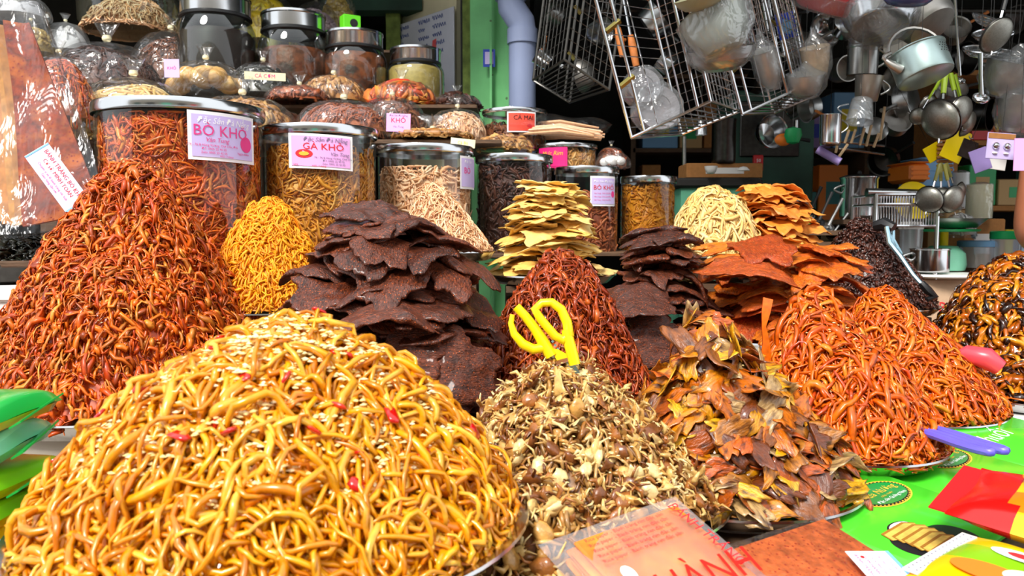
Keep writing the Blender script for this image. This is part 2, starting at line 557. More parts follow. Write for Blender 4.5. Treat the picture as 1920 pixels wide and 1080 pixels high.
m_yel = M('yellow_mango_strip', [(212, 114, 2), (232, 148, 6), (242, 168, 14), (222, 130, 2), (246, 190, 60)], 0.26, coat=0.35, noise=0.22, nscale=120)
m_red = M('red_beef_shred', [(184, 60, 6), (228, 94, 10), (244, 122, 20), (140, 40, 6), (250, 156, 50)], 0.4, coat=0.15, noise=0.3, nscale=140)
m_flo = M('yellow_floss', [(246, 150, 2), (252, 176, 8), (238, 134, 2), (255, 188, 24)], 0.55, noise=0.15, nscale=120)
m_jer = M('dark_jerky', [(72, 32, 18), (98, 46, 26), (122, 58, 32), (82, 36, 20)], 0.36, coat=0.2, noise=0.75, nscale=130, bump=1.0, bscale=190, stretch=(1, 2.4, 1), speck=((186, 84, 24), 200, 0.2), mix=((44, 20, 13), 34, 0.5, 0.75))
m_chi = M('chilli_beef', [(150, 48, 10), (192, 76, 16), (112, 34, 8), (210, 98, 26)], 0.4, coat=0.2, noise=0.3, nscale=120)
m_ora = M('orange_jerky', [(226, 104, 10), (206, 84, 10), (236, 128, 22), (176, 66, 14), (230, 116, 16)], 0.42, coat=0.2, noise=0.5, nscale=90, bump=1.0, bscale=180, stretch=(1, 2, 1), speck=((236, 180, 80), 220, 0.13), mix=((140, 46, 8), 26, 0.52, 0.8))
m_squ = M('orange_squid_strip', [(216, 84, 2), (234, 112, 6), (194, 62, 2), (242, 142, 34)], 0.32, coat=0.2, noise=0.3, nscale=120)
m_cra = M('dried_crab', [(228, 190, 116), (206, 152, 76), (160, 96, 38), (236, 208, 146), (120, 66, 24), (214, 170, 96)], 0.34, coat=0.4, noise=0.35, nscale=110, bump=0.4, bscale=160)
m_crl = M('brown_crab_flake', [(150, 88, 30), (196, 144, 70), (110, 56, 18), (224, 180, 108)], 0.35, coat=0.4, noise=0.35, nscale=140)
m_fis = M('dried_fish', [(232, 156, 12), (210, 108, 10), (176, 82, 14), (224, 136, 14), (140, 76, 22), (190, 152, 96), (206, 90, 8), (238, 176, 30), (116, 54, 14), (180, 112, 36)], 0.27, coat=0.4, noise=0.4, nscale=60, bump=0.6, bscale=110, stretch=(1, 3, 1), mix=((64, 26, 8), 38, 0.46, 0.68))
m_bro = M('glazed_fish', [(70, 28, 6), (160, 78, 10), (216, 124, 16), (44, 18, 6), (196, 96, 12), (232, 150, 30)], 0.2, coat=0.7, noise=0.4, nscale=70)
m_bla = M('dark_shreds', [(54, 26, 20), (84, 42, 30), (36, 18, 14), (106, 54, 38)], 0.34, coat=0.3, noise=0.3, nscale=160)
m_pal = M('pale_squid', [(240, 204, 128), (228, 180, 98), (246, 220, 158), (234, 190, 108)], 0.5, noise=0.15, nscale=100)
m_pin = M('pinkish_squid', [(244, 196, 150), (236, 176, 124), (250, 220, 184), (228, 160, 108)], 0.5, noise=0.14, nscale=100)
m_cut = M('cuttle_sheet', [(244, 204, 116), (234, 186, 90), (250, 222, 150), (240, 194, 98)], 0.5, noise=0.22, nscale=60, bump=0.5, bscale=90)
m_she = M('orange_sheet', [(236, 150, 50), (222, 128, 36), (244, 174, 80), (212, 116, 40)], 0.48, noise=0.25, nscale=70, bump=0.5, bscale=90)
m_bbr = M('brown_shreds', [(96, 48, 22), (136, 72, 32), (70, 34, 18), (160, 92, 44)], 0.5, noise=0.25, nscale=120)
m_dbr = M('dark_brown_shreds', [(60, 30, 22), (86, 44, 28), (44, 22, 18), (104, 58, 38)], 0.5, noise=0.25, nscale=120)
m_rbr = M('red_brown_shreds', [(150, 70, 30), (180, 92, 44), (120, 52, 26), (204, 120, 70)], 0.5, noise=0.25, nscale=120)
m_tan = M('tan_shreds', [(206, 150, 80), (186, 124, 56), (226, 178, 110), (164, 104, 46)], 0.5, noise=0.2, nscale=120)
m_puf = M('beige_puffs', [(232, 188, 110), (220, 168, 88), (240, 206, 140)], 0.5, noise=0.2, nscale=50, bump=0.4, bscale=60)
m_nut = M('lilac_nuts', [(176, 152, 160), (156, 128, 140), (196, 176, 178)], 0.55, noise=0.2, nscale=80)
m_pnu = M('yellow_nuts', [(214, 184, 90), (190, 160, 70), (150, 120, 50)], 0.55, noise=0.2, nscale=80)
m_lem = M('lemon_snack', [(250, 222, 10), (244, 206, 6), (252, 232, 60)], 0.45, noise=0.1, nscale=60)
m_sea = M('black_seaweed', [(26, 28, 18), (40, 42, 28), (18, 18, 14), (56, 54, 36)], 0.35, coat=0.3)
m_ric = M('rice_sheet', [(158, 62, 6), (138, 50, 4)], 0.7, noise=0.6, nscale=60, bump=0.6, bscale=70, speck=((140, 40, 6), 110, 0.26), mix=((196, 100, 22), 16, 0.5, 0.66))
m_gja = M('brown_relish', [(128, 58, 20), (158, 78, 30), (104, 44, 18)], 0.45, noise=0.5, nscale=40, bump=0.6, bscale=60, mix=((70, 28, 12), 16, 0.5, 0.6))
m_ses = M('sesame', [(250, 232, 170), (246, 220, 140), (252, 242, 200)], 0.4)
m_cpc = M('red_chilli_piece', [(214, 20, 10), (190, 14, 8), (232, 48, 18)], 0.2, coat=0.6)

# ------------------------------------------------------------------ the setting: floor, shop walls, unseen shading roof
m_floor = M('concrete_floor', (92, 88, 84), 0.8, noise=0.25, nscale=6)
m_dark = M('dark_wall', (44, 42, 40), 0.85, noise=0.35, nscale=5)  # near-black grey, randomly mottled
m_dgreen = M('old_green_paint', (36, 70, 56), 0.7, noise=0.4, nscale=7)
m_cream = M('cream_wall', (222, 212, 178), 0.85, noise=0.16, nscale=5)
m_green = M('green_painted_door', (118, 200, 128), 0.55, noise=0.2, nscale=7, speck=((84, 120, 74), 14, 0.1))
m_moss = M('mossy_post', (120, 138, 66), 0.85, noise=0.45, nscale=24, bump=0.4)
m_turq = M('turquoise_paint', (106, 188, 152), 0.7, noise=0.14, nscale=12, speck=((52, 60, 46), 17, 0.09), bump=0.2)
m_pipe = M('grey_pvc', (138, 150, 184), 0.4, noise=0.05, nscale=8)
m_shade_roof = M('shade_roof', (96, 100, 98), 0.8, noise=0.2, nscale=3)

def struct(name, mb, mat, smooth=False):
    return tag(mb.build(name, mat, smooth=smooth), kind='structure')
struct('floor', MB().box((0, 3, -0.05), (14, 16, 0.1)), m_floor)
struct('ceiling_shade', MB().box((2.65, 4.02, 2.85), (5.0, 4.76, 0.06)).box((-1.9, 4.6, 2.87), (4.1, 3.6, 0.06)), m_shade_roof)  # unseen roof; its front edges are set to shade the shop and racks
struct('wall_back', MB().box((1.0, 6.3, 1.4), (9, 0.1, 2.9)), m_dark)
struct('wall_right', MB().box((4.6, 4.6, 1.4), (0.1, 3.4, 2.9)), m_dgreen)
struct('wall_left', MB().box((-3.2, 4.4, 1.4), (0.1, 4.2, 2.9)), m_cream)
# stub wall with the price board, door post and the green door leaf
a, b = W(640, 0, 5.0), W(790, 0, 4.25)
mb = MB(); mb.box(((-1.06 - 1.6) / 2 - 0.9, 5.0, 1.4), (2.2, 0.08, 2.9))
struct('wall_recess', mb, m_dark)
def vpanel(p0, p1, z0, z1, th):
    """upright panel standing between two plan points"""
    d = Vector((p1.x - p0.x, p1.y - p0.y, 0)); Lg = d.length
    return MB().box(((p0.x + p1.x) / 2, (p0.y + p1.y) / 2, (z0 + z1) / 2), (Lg, th, z1 - z0), (0, 0, math.atan2(d.y, d.x)))
pw0, pw1 = W(742, 100, 4.3), W(866, 100, 3.86)
struct('wall_middle', vpanel(pw0, pw1, 0, 2.85, 0.06), m_cream)
struct('trim_1', vpanel(W(864, 0, 3.8), W(871, 0, 3.8), 0, 2.85, 0.05), INK)
struct('trim_2', vpanel(W(868, 0, 3.74), W(888, 0, 3.74), 0, 2.85, 0.08), m_moss)
dr = struct('door_1', vpanel(W(886, 0, 3.7), W(962, 0, 3.62), 0.02, 2.85, 0.05), m_green)
struct('trim_3', vpanel(W(918, 0, 3.60), W(922, 0, 3.60), 0.02, 2.85, 0.03), m_green)
struct('trim_4', MB().box(W(700, 6, 4.1), (0.5, 0.12, 0.10)), m_dgreen)
# dark post beside the recess
struct('trim_5', vpanel(W(726, 0, 4.15), W(752, 0, 4.15), 0, 2.85, 0.1), m_moss)
# partition wall behind the pipe, closing the shop's left side
struct('wall_partition', MB().box((0.05, 5.0, 1.4), (0.06, 2.6, 2.9)), m_dark)

# ------------------------------------------------------------------ tables, stands, trays
TZ = CAMZ - 0.40
def table(name, label, x0, x1, y0, y1, z, th=0.035, top=WOOD):
    t = empty(name, ((x0 + x1) / 2, (y0 + y1) / 2, 0), label=label, cat='table')
    w, d = x1 - x0, y1 - y0
    MB().box((0, 0, z - th / 2), (w, d, th), bev=0.006).build('table_top', top, t)
    for sx in (-1, 1):
        for sy in (-1, 1):
            MB().box((sx * (w / 2 - 0.05), sy * (d / 2 - 0.05), (z - th) / 2), (0.05, 0.05, z - th)).build('leg', WOOD, t)
    return t
table('display_table', 'long worn wooden display table under the trays and green packets on the right', 0.0, 2.1, 0.52, 2.62, TZ)
table('low_bench', 'low wooden bench carrying the white buckets at the left', -1.75, -0.02, 0.45, 1.72, 0.56)

st = empty('tiered_stand', (-0.5, 2.7, 0), label='tall wooden stepped stand holding the jars and bags at the back left', cat='stand')
def board(x0, x1, y0, y1, z, name='shelf_board'):
    MB().box(((x0 + x1) / 2 + 0.5, (y0 + y1) / 2 - 2.7, z - 0.007), (x1 - x0, y1 - y0, 0.014), bev=0.003).build(name, WOOD, st)
JZ = CAMZ - 0.07
board(-1.35, -0.62, 1.76, 2.35, JZ); board(-0.615, -0.32, 1.95, 2.35, JZ); board(-0.31, -0.125, 2.15, 2.55, JZ)
board(-0.12, 0.13, 2.3, 2.7, JZ); board(0.135, 0.62, 2.45, 2.9, JZ)
board(-1.45, -0.03, 2.36, 2.78, CAMZ + 0.262)
board(-1.6, -0.12, 2.80, 3.06, CAMZ + 0.43)
board(-1.8, -0.2, 3.07, 3.44, CAMZ + 0.50)
board(-2.0, -0.5, 3.46, 3.86, CAMZ + 0.76)
for x, y, z in ((-1.3, 1.8, JZ), (-0.66, 1.8, JZ), (0.58, 2.5, JZ), (-1.4, 2.45, 1.55), (0.1, 2.68, 1.55), (-1.55, 2.9, 1.7), (0.0, 2.95, 1.7),
                (-1.75, 3.2, 1.78), (-0.25, 3.3, 1.78), (-1.95, 3.6, 2.04), (-0.55, 3.7, 2.04)):
    MB().box((x + 0.5, y - 2.7, (z - 0.024) / 2), (0.05, 0.05, z - 0.024)).build('post', WOOD, st)

def tray(c, R, label, depth=0.022, mat=STEEL, group=None):
    mb = MB()
    mb.lathe([(0.001, -depth), (R * 0.82, -depth), (R * 0.9, -depth * 0.7), (R * 0.955, -0.002), (R, 0.0), (R * 1.004, -0.003), (R * 0.965, -0.008),
              (R * 0.9, -depth * 0.95), (R * 0.82, -depth - 0.003), (0.001, -depth - 0.003)], 64)
    o = mb.build('serving_tray', mat, loc=c)
    return tag(o, label, 'tray', group)

def bucket(c, r, h, label, rim=True):
    """c = top centre"""
    o = empty('plastic_bucket', Vector(c) - Vector((0, 0, h)), label=label, cat='bucket')
    MB().lathe([(0.001, 0), (r * 0.84, 0), (r * 0.86, 0.01), (r * 0.97, h - 0.02), (r * 0.93, h - 0.02), (r * 0.82, 0.012), (0.001, 0.01)], 48).build('body', BUCKET, o)
    MB().lathe([(r * 0.93, h - 0.04), (r * 1.03, h - 0.04), (r * 1.05, h - 0.02), (r * 1.05, h), (r * 0.95, h), (r * 0.93, h - 0.02)], 48).build('rim', BUCKET, o)
    for s in (-1, 1):
        MB().box((s * r * 0.99, 0, h - 0.065), (0.03, 0.04, 0.03), bev=0.006).build('handle_lug', BUCKET, o)
    return o

def stand_bowl(c, R, ztop, zbot, label):
    """an upturned white bowl that lifts a tray above the table"""
    h = ztop - zbot
    o = MB().lathe([(R * 0.9, 0), (R * 0.93, 0.004), (R * 0.72, h * 0.55), (R * 0.6, h), (0.001, h), (0.001, h - 0.004), (R * 0.57, h - 0.004), (R * 0.69, h * 0.5), (R * 0.88, 0)], 40).build('upturned_bowl', WHITEP, loc=(c[0], c[1], zbot))
    return tag(o, label, 'bowl')

H = {}
def base(key, cx, py, D):
    H[key] = W(cx, py, D); return H[key]
b_yel = base('yel', 530, 955, 0.815); b_red = base('red', 250, 730, 1.6); b_cra = base('cra', 1085, 925, 1.06); b_spl = base('spl', 1010, 1105, 0.87)
b_fis = base('fis', 1368, 892, 1.16); b_sqa = base('sqa', 1575, 819, 1.32); b_sqb = base('sqb', 1685, 756, 1.67)
b_sml = base('sml', 1935, 734, 1.75); b_bro = base('bro', 1895, 655, 2.2); b_chi = base('chi', 1048, 739, 1.65)
b_drk = base('drk', 735, 785, 1.45); b_jr2 = base('jr2', 1240, 680, 1.85); b_ors = base('ors', 1462, 625, 1.95)
b_flo = base('flo', 505, 575, 1.75); b_bla = base('bla', 1622, 570, 2.35); b_pal = base('pal', 1338, 478, 2.25); b_she = base('she', 1445, 470, 2.3)
b_cut = base('cut', 1030, 512, 2.05); b_wsh = base('wsh', 832, 470, 2.02); b_sea = base('sea', 10, 492, 1.9)

tray(b_yel, 0.256, 'large steel tray in front, under the yellow strips', 0.03)
tray(b_red, 0.305, 'wide steel tray under the red beef shreds at the left', 0.035)
tray(b_cra, 0.2, 'steel plate under the heap of beige baby crabs')
tray(b_spl, 0.135, 'smaller steel plate in front of the crab heap, mostly covered')
tray(b_fis, 0.187, 'steel plate under the glazed flat fish, its rim bare at the right')
tray(b_sqa, 0.167, 'steel plate under the nearer orange squid strips, beside the purple scissors')
tray(b_sqb, 0.205, 'steel plate under the farther orange squid strips, next to the small fish plate')
tray(b_sml, 0.165, 'steel plate with a low brown heap at the frame edge')
tray(b_bro, 0.225, 'steel plate under the tall glazed brown fish heap')
tray(b_chi, 0.185, 'steel tray under the chilli beef shreds behind the yellow scissors')
tray(b_drk, 0.21, 'steel tray under the tall stack of dark jerky')
tray(b_jr2, 0.16, 'steel tray under the lower stack of dark jerky')
tray(b_ors, 0.21, 'steel tray under the orange jerky slabs')
tray(b_flo, 0.155, 'steel tray under the yellow shredded floss')
tray(b_bla, 0.2, 'steel tray with white rim under the blackish shreds')
tray(b_pal, 0.132, 'steel tray under the cream squid shreds')
tray(b_she, 0.13, 'steel tray under the folded orange squid sheets')
tray(b_cut, 0.17, 'steel tray under the stack of yellow cuttlefish sheets')
tray(b_wsh, 0.13, 'steel tray under the white squid shreds before the jars')
tray(b_sea, 0.16, 'dark steel tray of black seaweed under the rice sheet bag', 0.04, DARKST)

bucket(b_yel - Vector((0, 0, 0.034)), 0.185, b_yel.z - 0.034 - 0.56, 'white bucket under the tray of yellow strips')
bucket(b_red - Vector((0, 0, 0.04)), 0.235, b_red.z - 0.04 - 0.56, 'beige bucket under the tray of red beef shreds')
bucket(b_drk - Vector((0, 0, 0.026)), 0.15, b_drk.z - 0.026 - 0.56, 'beige bucket hidden under the tall stack of dark jerky')
for key, R, lab in (('cra', 0.15, 'crab heap plate'), ('fis', 0.15, 'flat fish plate'), ('sqa', 0.15, 'nearer orange squid plate'), ('sqb', 0.17, 'farther orange squid plate'),
                    ('sml', 0.13, 'low brown heap plate'), ('bro', 0.17, 'glazed brown fish plate'), ('chi', 0.14, 'chilli beef tray'), ('jr2', 0.12, 'lower dark jerky tray'), ('ors', 0.16, 'orange jerky tray')):
    c = H[key]
    stand_bowl(c, R, c.z - 0.026, TZ, 'white upturned bowl holding up the ' + lab)
stand_bowl(b_spl, 0.1, b_spl.z - 0.025, min(TZ, b_spl.z - 0.05), 'white upturned bowl under the small front crab plate')

def crate(c, w, d, zbot, label, mat=WOOD, h=None):
    """open slatted box, c = centre of its top"""
    hh = c[2] - zbot
    o = empty('slatted_crate', (c[0], c[1], zbot), label=label, cat='crate')
    MB().box((0, 0, hh - 0.008), (w, d, 0.016)).build('top_board', mat, o)
    n = max(2, int(hh / 0.11))
    for k in range(n):
        zz = (k + 0.5) * (hh - 0.02) / n
        for s in (-1, 1):
            MB().box((0, s * (d / 2 - 0.006), zz), (w, 0.012, 0.08)).build('slat', mat, o)
            MB().box((s * (w / 2 - 0.006), 0, zz), (0.012, d - 0.03, 0.08)).build('slat', mat, o)
    return o
crate(b_flo - Vector((0, 0, 0.026)), 0.2, 0.2, 0, 'wooden crate under the tray of yellow floss')
crate(b_wsh - Vector((0, 0, 0.026)), 0.17, 0.17, 0, 'wooden crate under the white squid shreds')
crate(b_cut - Vector((0, 0, 0.026)), 0.22, 0.22, TZ, 'wooden crate under the yellow cuttlefish sheets')
crate(b_pal - Vector((0, 0, 0.026)), 0.15, 0.15, TZ, 'wooden crate under the cream squid shreds')
crate(b_she - Vector((0.02, 0, 0.026)), 0.16, 0.16, TZ, 'wooden crate under the orange squid sheets')
crate(b_bla - Vector((0, 0, 0.026)), 0.26, 0.26, TZ, 'wooden crate under the blackish shreds')
o = MB().box((0, 0, -0.06), (0.34, 0.3, 0.12), bev=0.012).box((0, 0, -0.02), (0.36, 0.32, 0.03), bev=0.006).build('white_box', WHITEP, loc=b_sea - Vector((0.0, 0, 0.046)))
tag(o, 'white plastic box under the black seaweed tray', 'box')
crate((b_sea.x, b_sea.y, b_sea.z - 0.168), 0.3, 0.28, 0, 'wooden crate under the white plastic box')

# ------------------------------------------------------------------ heaps
def strand_heap(key, name, label, cat, mat, R, Hh, p, off, amp, n, L, w, h, k=6, kap=0.25, wig=0.2, lift=None, arch=0.01, nsingle=0, slabel='', sgroup='', sname='strip', scat='strip', seed=3, big=1.15, drop=None, roll=0.6, var=0.28, fmin=14, fmax=45, back=0.3):
    pos = heap(R, Hh, p, off, amp, seed, fmin, fmax)
    drop = drop if drop is not None else 3 * h
    lift = lift or (-2.2 * h, 1.2 * h)
    V, f = strands(n, pos, disc_sampler(R * 0.98, back), L, w, h, k, kap, wig, lift, arch, lim(R * 1.03), roll=roll, var=var)
    V2, F2 = many(V, f)
    Vd, Fd = dome(pos, R * 0.97, drop)
    VV, FF = join([(V2, F2), (Vd, Fd)])
    tag(link(name, quads(name, VV, FF, mat), None, H[key]), label, cat, kind='stuff')
    if nsingle:
        V, f = strands(nsingle, pos, disc_sampler(R * 0.95, 0.0), (L[0] * big, L[1] * big), w * big, h * big, k + 1, kap, wig, (0.6 * h, 2.2 * h), arch * 1.5, lim(R * 1.03), roll=roll)
        singles(V, f, sname, mat, H[key], slabel, scat, sgroup, R, Hh)
    return pos

def sesame(key, pos, R, n, label, top=0.0, size=0.0022):
    q = disc_sampler(R, 0.1, pw=0.75)(n)
    P = pos(q) + np.array([0, 0, 0.010 if key != 'yel' else 0.012]) + RNG.normal(0, 0.0015, (n, 3))
    d = np.array([[1, 0, 0], [0, 1, 0], [0, 0, .6], [-1, 0, 0], [0, -1, 0], [0, 0, -.6]]) * size
    V = []; F = []
    a = RNG.uniform(0, 6.28, n)
    R3 = np.zeros((n, 3, 3)); R3[:, 0, 0] = np.cos(a) * 1.6; R3[:, 0, 1] = -np.sin(a); R3[:, 1, 0] = np.sin(a) * 1.6; R3[:, 1, 1] = np.cos(a); R3[:, 2, 2] = 1
    VV = P[:, None] + np.einsum('nij,kj->nki', R3, d)
    f = np.array([(0, 1, 2, 2), (1, 3, 2, 2), (3, 4, 2, 2), (4, 0, 2, 2), (1, 0, 5, 5), (3, 1, 5, 5), (4, 3, 5, 5), (0, 4, 5, 5)])
    me = bpy.data.meshes.new('sesame_seeds')
    fl = (f[None] + (np.arange(n) * 6)[:, None, None]).reshape(-1, 4)
    me.from_pydata(VV.reshape(-1, 3).tolist(), [], [tuple(x[:3]) for x in fl.tolist()])
    me.materials.append(m_ses)
    tag(link('sesame_seeds', me, None, H[key]), label, 'sesame seeds', kind='stuff')

# 1 yellow strips, nearest
pos_yel = strand_heap('yel', 'yellow_strip_heap', 'big front heap of shiny yellow shredded strips with sesame', 'dried food', m_yel, 0.238, 0.196, 1.7, (0.012, 0.02), 0.012,
    4300, (0.03, 0.07), 0.0030, 0.0022, 7, 0.25, 0.3, (-0.014, 0.006), 0.014, 300, 'shiny yellow strip on the big front heap', 'loose yellow strips on the front heap', 'yellow_strip', 'strip', seed=5, big=1.15, var=0.18)
sesame('yel', pos_yel, 0.19, 2400, 'pale sesame seeds sprinkled over the front yellow heap', size=0.0029)
q = disc_sampler(0.21, 0.0)(34)
def chunk_mesh(name, mat, l, w, t, seed):
    r = np.random.default_rng(seed)
    mb = MB(); mb.box((0, 0, 0), (l, w, t), bev=t * 0.4)
    mb.v = [tuple(np.array(p) * (1 + r.normal(0, 0.12, 3))) for p in mb.v]
    me = bpy.data.meshes.new(name); me.from_pydata(mb.v, [], mb.f); me.materials.append(mat)
    me.polygons.foreach_set('use_smooth', np.full(len(me.polygons), True))
    return me
scatter_on(pos_yel, q, H['yel'], [chunk_mesh('red_chilli_piece', m_cpc, 0.016, 0.010, 0.004, i) for i in range(4)], 'red_chilli_piece', 'red chilli piece on the yellow heap', 'chilli', 'red chilli pieces on the yellow heap', lift=0.024, tilt=0.5, RH=(0.236, 0.2))
# strips hanging over the tray rim are part of the heap; 2 red beef
pos_red = strand_heap('red', 'red_beef_heap', 'tall heap of reddish orange shredded beef at the left', 'dried food', m_red, 0.295, 0.44, 1.42, (0.015, 0.0), 0.022,
    12500, (0.014, 0.05), 0.0028, 0.0009, 5, 0.22, 0.35, (-0.018, 0.008), 0.010, 260, 'reddish orange beef shred on the left heap', 'loose beef shreds on the left heap', 'beef_shred', 'shred', seed=11, big=1.6, var=0.5, drop=0.012)
sesame('red', pos_red, 0.28, 260, 'sesame seeds scattered over the red beef heap', size=0.002)
# 3 yellow floss
strand_heap('flo', 'yellow_floss_heap', 'bright yellow shredded floss heap between red beef and dark jerky', 'dried food', m_flo, 0.145, 0.235, 1.7, (0.0, 0.02), 0.012,
    3600, (0.015, 0.045), 0.0022, 0.0016, 5, 0.3, 0.3, (-0.008, 0.006), 0.006, 0, seed=4)
# 4 chilli beef
strand_heap('chi', 'chilli_beef_heap', 'dark red chilli beef shreds behind the yellow scissors', 'dried food', m_chi, 0.19, 0.285, 1.55, (-0.012, 0.0), 0.024,
    6500, (0.016, 0.055), 0.0028, 0.0009, 5, 0.2, 0.3, (-0.018, 0.008), 0.010, 120, 'dark red chilli beef shred behind the scissors', 'loose chilli beef shreds', 'chilli_beef_shred', 'shred', seed=21, big=1.5, var=0.5, drop=0.012)
# 5 squid strips
pos_sqa = strand_heap('sqa', 'squid_strip_heap', 'nearer glossy heap of orange squid strips, beside the flat fish', 'dried food', m_squ, 0.158, 0.245, 1.5, (-0.045, 0.03), 0.012,
    2900, (0.025, 0.075), 0.0036, 0.0010, 7, 0.16, 0.2, (-0.014, 0.007), 0.012, 190, 'glossy orange squid strip on the nearer heap', 'loose strips on the nearer squid heap', 'squid_strip', 'strip', seed=31, big=1.25)
pos_sqb = strand_heap('sqb', 'squid_strip_heap', 'farther glossy heap of orange squid strips, its plate bare at the right', 'dried food', m_squ, 0.196, 0.222, 1.55, (-0.03, 0.02), 0.012,
    3400, (0.025, 0.075), 0.0036, 0.0010, 7, 0.16, 0.2, (-0.014, 0.007), 0.012, 190, 'glossy orange squid strip on the farther heap', 'loose strips on the farther squid heap', 'squid_strip', 'strip', seed=37, big=1.25)
sesame('sqa', pos_sqa, 0.15, 420, 'sesame seeds stuck to the nearer squid heap'); sesame('sqb', pos_sqb, 0.19, 420, 'sesame seeds stuck to the farther squid heap')
# the upright strip and the curled ring that stand out on the nearer squid heap
def ribbon(name, pts, w, t, mat, label, cat='strip'):
    pts = [Vector(p) for p in pts]; c = sum(pts, Vector()) / len(pts)
    mb = MB(); v = []; f = []
    k = len(pts)
    for i, p in enumerate(pts):
        tg = (pts[min(i + 1, k - 1)] - pts[max(i - 1, 0)]).normalized()
        sd = tg.cross(Vector((0, -1, 0.15))).normalized(); nn = sd.cross(tg)
        ww = w * (0.75 + 0.35 * math.sin(i * 1.7 + 1))
        v += [p - c + sd * ww + nn * t, p - c - sd * ww + nn * t, p - c - sd * ww - nn * t, p - c + sd * ww - nn * t]
    for i in range(k - 1):
        for j in range(4): f.append((i * 4 + j, i * 4 + (j + 1) % 4, i * 4 + 4 + (j + 1) % 4, i * 4 + 4 + j))
    f += [(3, 2, 1, 0), tuple(range(4 * k - 4, 4 * k))]
    mb.add(v, f)
    return tag(mb.build(name, mat, loc=c), label, cat)
def on_heap(key, pos, px, py, up=0.004):
    """where the line of sight of a photo pixel meets a heap's surface, lifted a little"""
    c = H[key]
    for D in np.linspace(c.y - 0.2, c.y + 0.1, 240):
        p = W(px, py, D)
        q = np.array([[p.x - c.x, p.y - c.y]])
        if p.z - c.z < float(pos(q)[0, 2]) + up: return p
    return W(px, py, c.y)
sp = on_heap('sqa', pos_sqa, 1436, 668)
ribbon('squid_strip', [W(1440, 560, sp.y + 0.012), W(1436, 585, sp.y + 0.004), W(1432, 612, sp.y), W(1436, 640, sp.y - 0.002), on_heap('sqa', pos_sqa, 1436, 668, 0.0), on_heap('sqa', pos_sqa, 1438, 684, -0.002)], 0.008, 0.0016, m_squ, 'wide orange squid strip standing upright on the nearer squid heap')
ribbon('squid_strip', [on_heap('sqa', pos_sqa, 1495 + 24 * math.cos(t), 680 + 24 * math.sin(t), 0.008) for t in np.linspace(0.3, 6.0, 16)], 0.0055, 0.0016, m_squ, 'orange squid strip curled into a ring on the nearer squid heap')
ribbon('squid_strip', [on_heap('sqa', pos_sqa, *q, 0.008) for q in ((1553, 680), (1560, 700), (1569, 720), (1573, 738))], 0.006, 0.0018, m_she, 'pale orange squid strip sticking out of the squid heap')
# 6 other shreds
strand_heap('pal', 'cream_squid_heap', 'cream coloured squid shreds heaped before the turquoise wall', 'dried food', m_pal, 0.128, 0.17, 2.1, (0, 0), 0.014, 1500, (0.04, 0.10), 0.0044, 0.0014, 6, 0.25, 0.2, (-0.008, 0.008), 0.012, 60, 'cream squid shred on the cream heap', 'loose cream squid shreds', 'cream_squid_shred', 'shred', seed=41, big=1.2)
strand_heap('wsh', 'white_squid_heap', 'white squid shreds heaped in front of the third jar', 'dried food', m_pin, 0.12, 0.16, 1.5, (-0.03, 0), 0.01, 1700, (0.02, 0.05), 0.0019, 0.0014, 5, 0.3, 0.25, (-0.006, 0.006), 0.006, 0, seed=43)
strand_heap('bla', 'dark_shred_heap', 'blackish brown heap of small dried shreds next to the tongs', 'dried food', m_bla, 0.19, 0.26, 1.35, (-0.02, 0), 0.012, 4200, (0.008, 0.022), 0.0036, 0.0022, 4, 0.2, 0.2, (-0.008, 0.006), 0.002, 0, seed=47)
strand_heap('sea', 'seaweed_heap', 'black seaweed flakes in the dark tray under the rice sheets', 'dried food', m_sea, 0.145, 0.06, 2.2, (0, 0), 0.01, 900, (0.02, 0.05), 0.006, 0.002, 5, 0.3, 0.3, (-0.006, 0.006), 0.008, 0, seed=49)

# ------------------------------------------------------------------ slabs of jerky and sheets
def slab_stack(key, name, label, cat, group, mats, Hh, prof, per, layers, L, Wd, T, seed, droop=0.25, bend=0.35, ruff=0.005, nmesh=8, topn=None, edge=0.2, fill=None, ctr=0.35, yawr=0.6, NX=22, fine=0.3):
    r = np.random.default_rng(seed)
    meshes = [slab_mesh(name, r.uniform(*L), r.uniform(*Wd), T, seed + i, mats[i % len(mats)], NX, int(NX * 0.7), bend, ruff, edge, fine=fine) for i in range(nmesh)]
    for i in range(layers):
        fz = (i + 0.5) / layers
        Rr = prof(fz)
        a0 = r.uniform(0, 6.28)
        for j in range(per):
            a = a0 + 2 * PI * j / per + r.normal(0, 0.25)
            if math.sin(a) > 0.55 and r.uniform() < 0.35: continue
            me = meshes[r.integers(len(meshes))]
            sx = me.vertices[0].co
            Ls = np.mean(L)
            d = max(Rr - Ls * 0.42, 0.0) * r.uniform(0.75, 1.1) + 0.004
            pos = Vector(H[key]) + Vector((d * math.cos(a), d * math.sin(a), Hh * fz + r.normal(0, 0.004)))
            # the slab's long side runs around the stack for half of them
            yaw = a + r.normal(0, yawr) + (PI / 2 if r.uniform() < 0.5 else 0)
            ax = Vector((-math.sin(a), math.cos(a), 0))
            Rm = Matrix.Rotation(droop * r.uniform(0.0, 1.6) * (0.4 + d / max(Rr, 1e-3)), 3, ax) @ Matrix.Rotation(yaw, 3, 'Z') @ Euler((r.normal(0, 0.09), r.normal(0, 0.09), 0)).to_matrix()
            o = link(name, me)
            sc = r.uniform(0.85, 1.12)
            o.matrix_world = Matrix.Translation(pos) @ Rm.to_4x4() @ Matrix.Scale(sc, 4)
            sd = 'front' if math.sin(a) < -0.5 else ('back' if math.sin(a) > 0.5 else ('left side' if math.cos(a) < 0 else 'right side'))
            tag(o, label + ', ' + ('low' if fz < 0.34 else ('midway up' if fz < 0.67 else 'high up')) + ' at the ' + sd, cat, group)
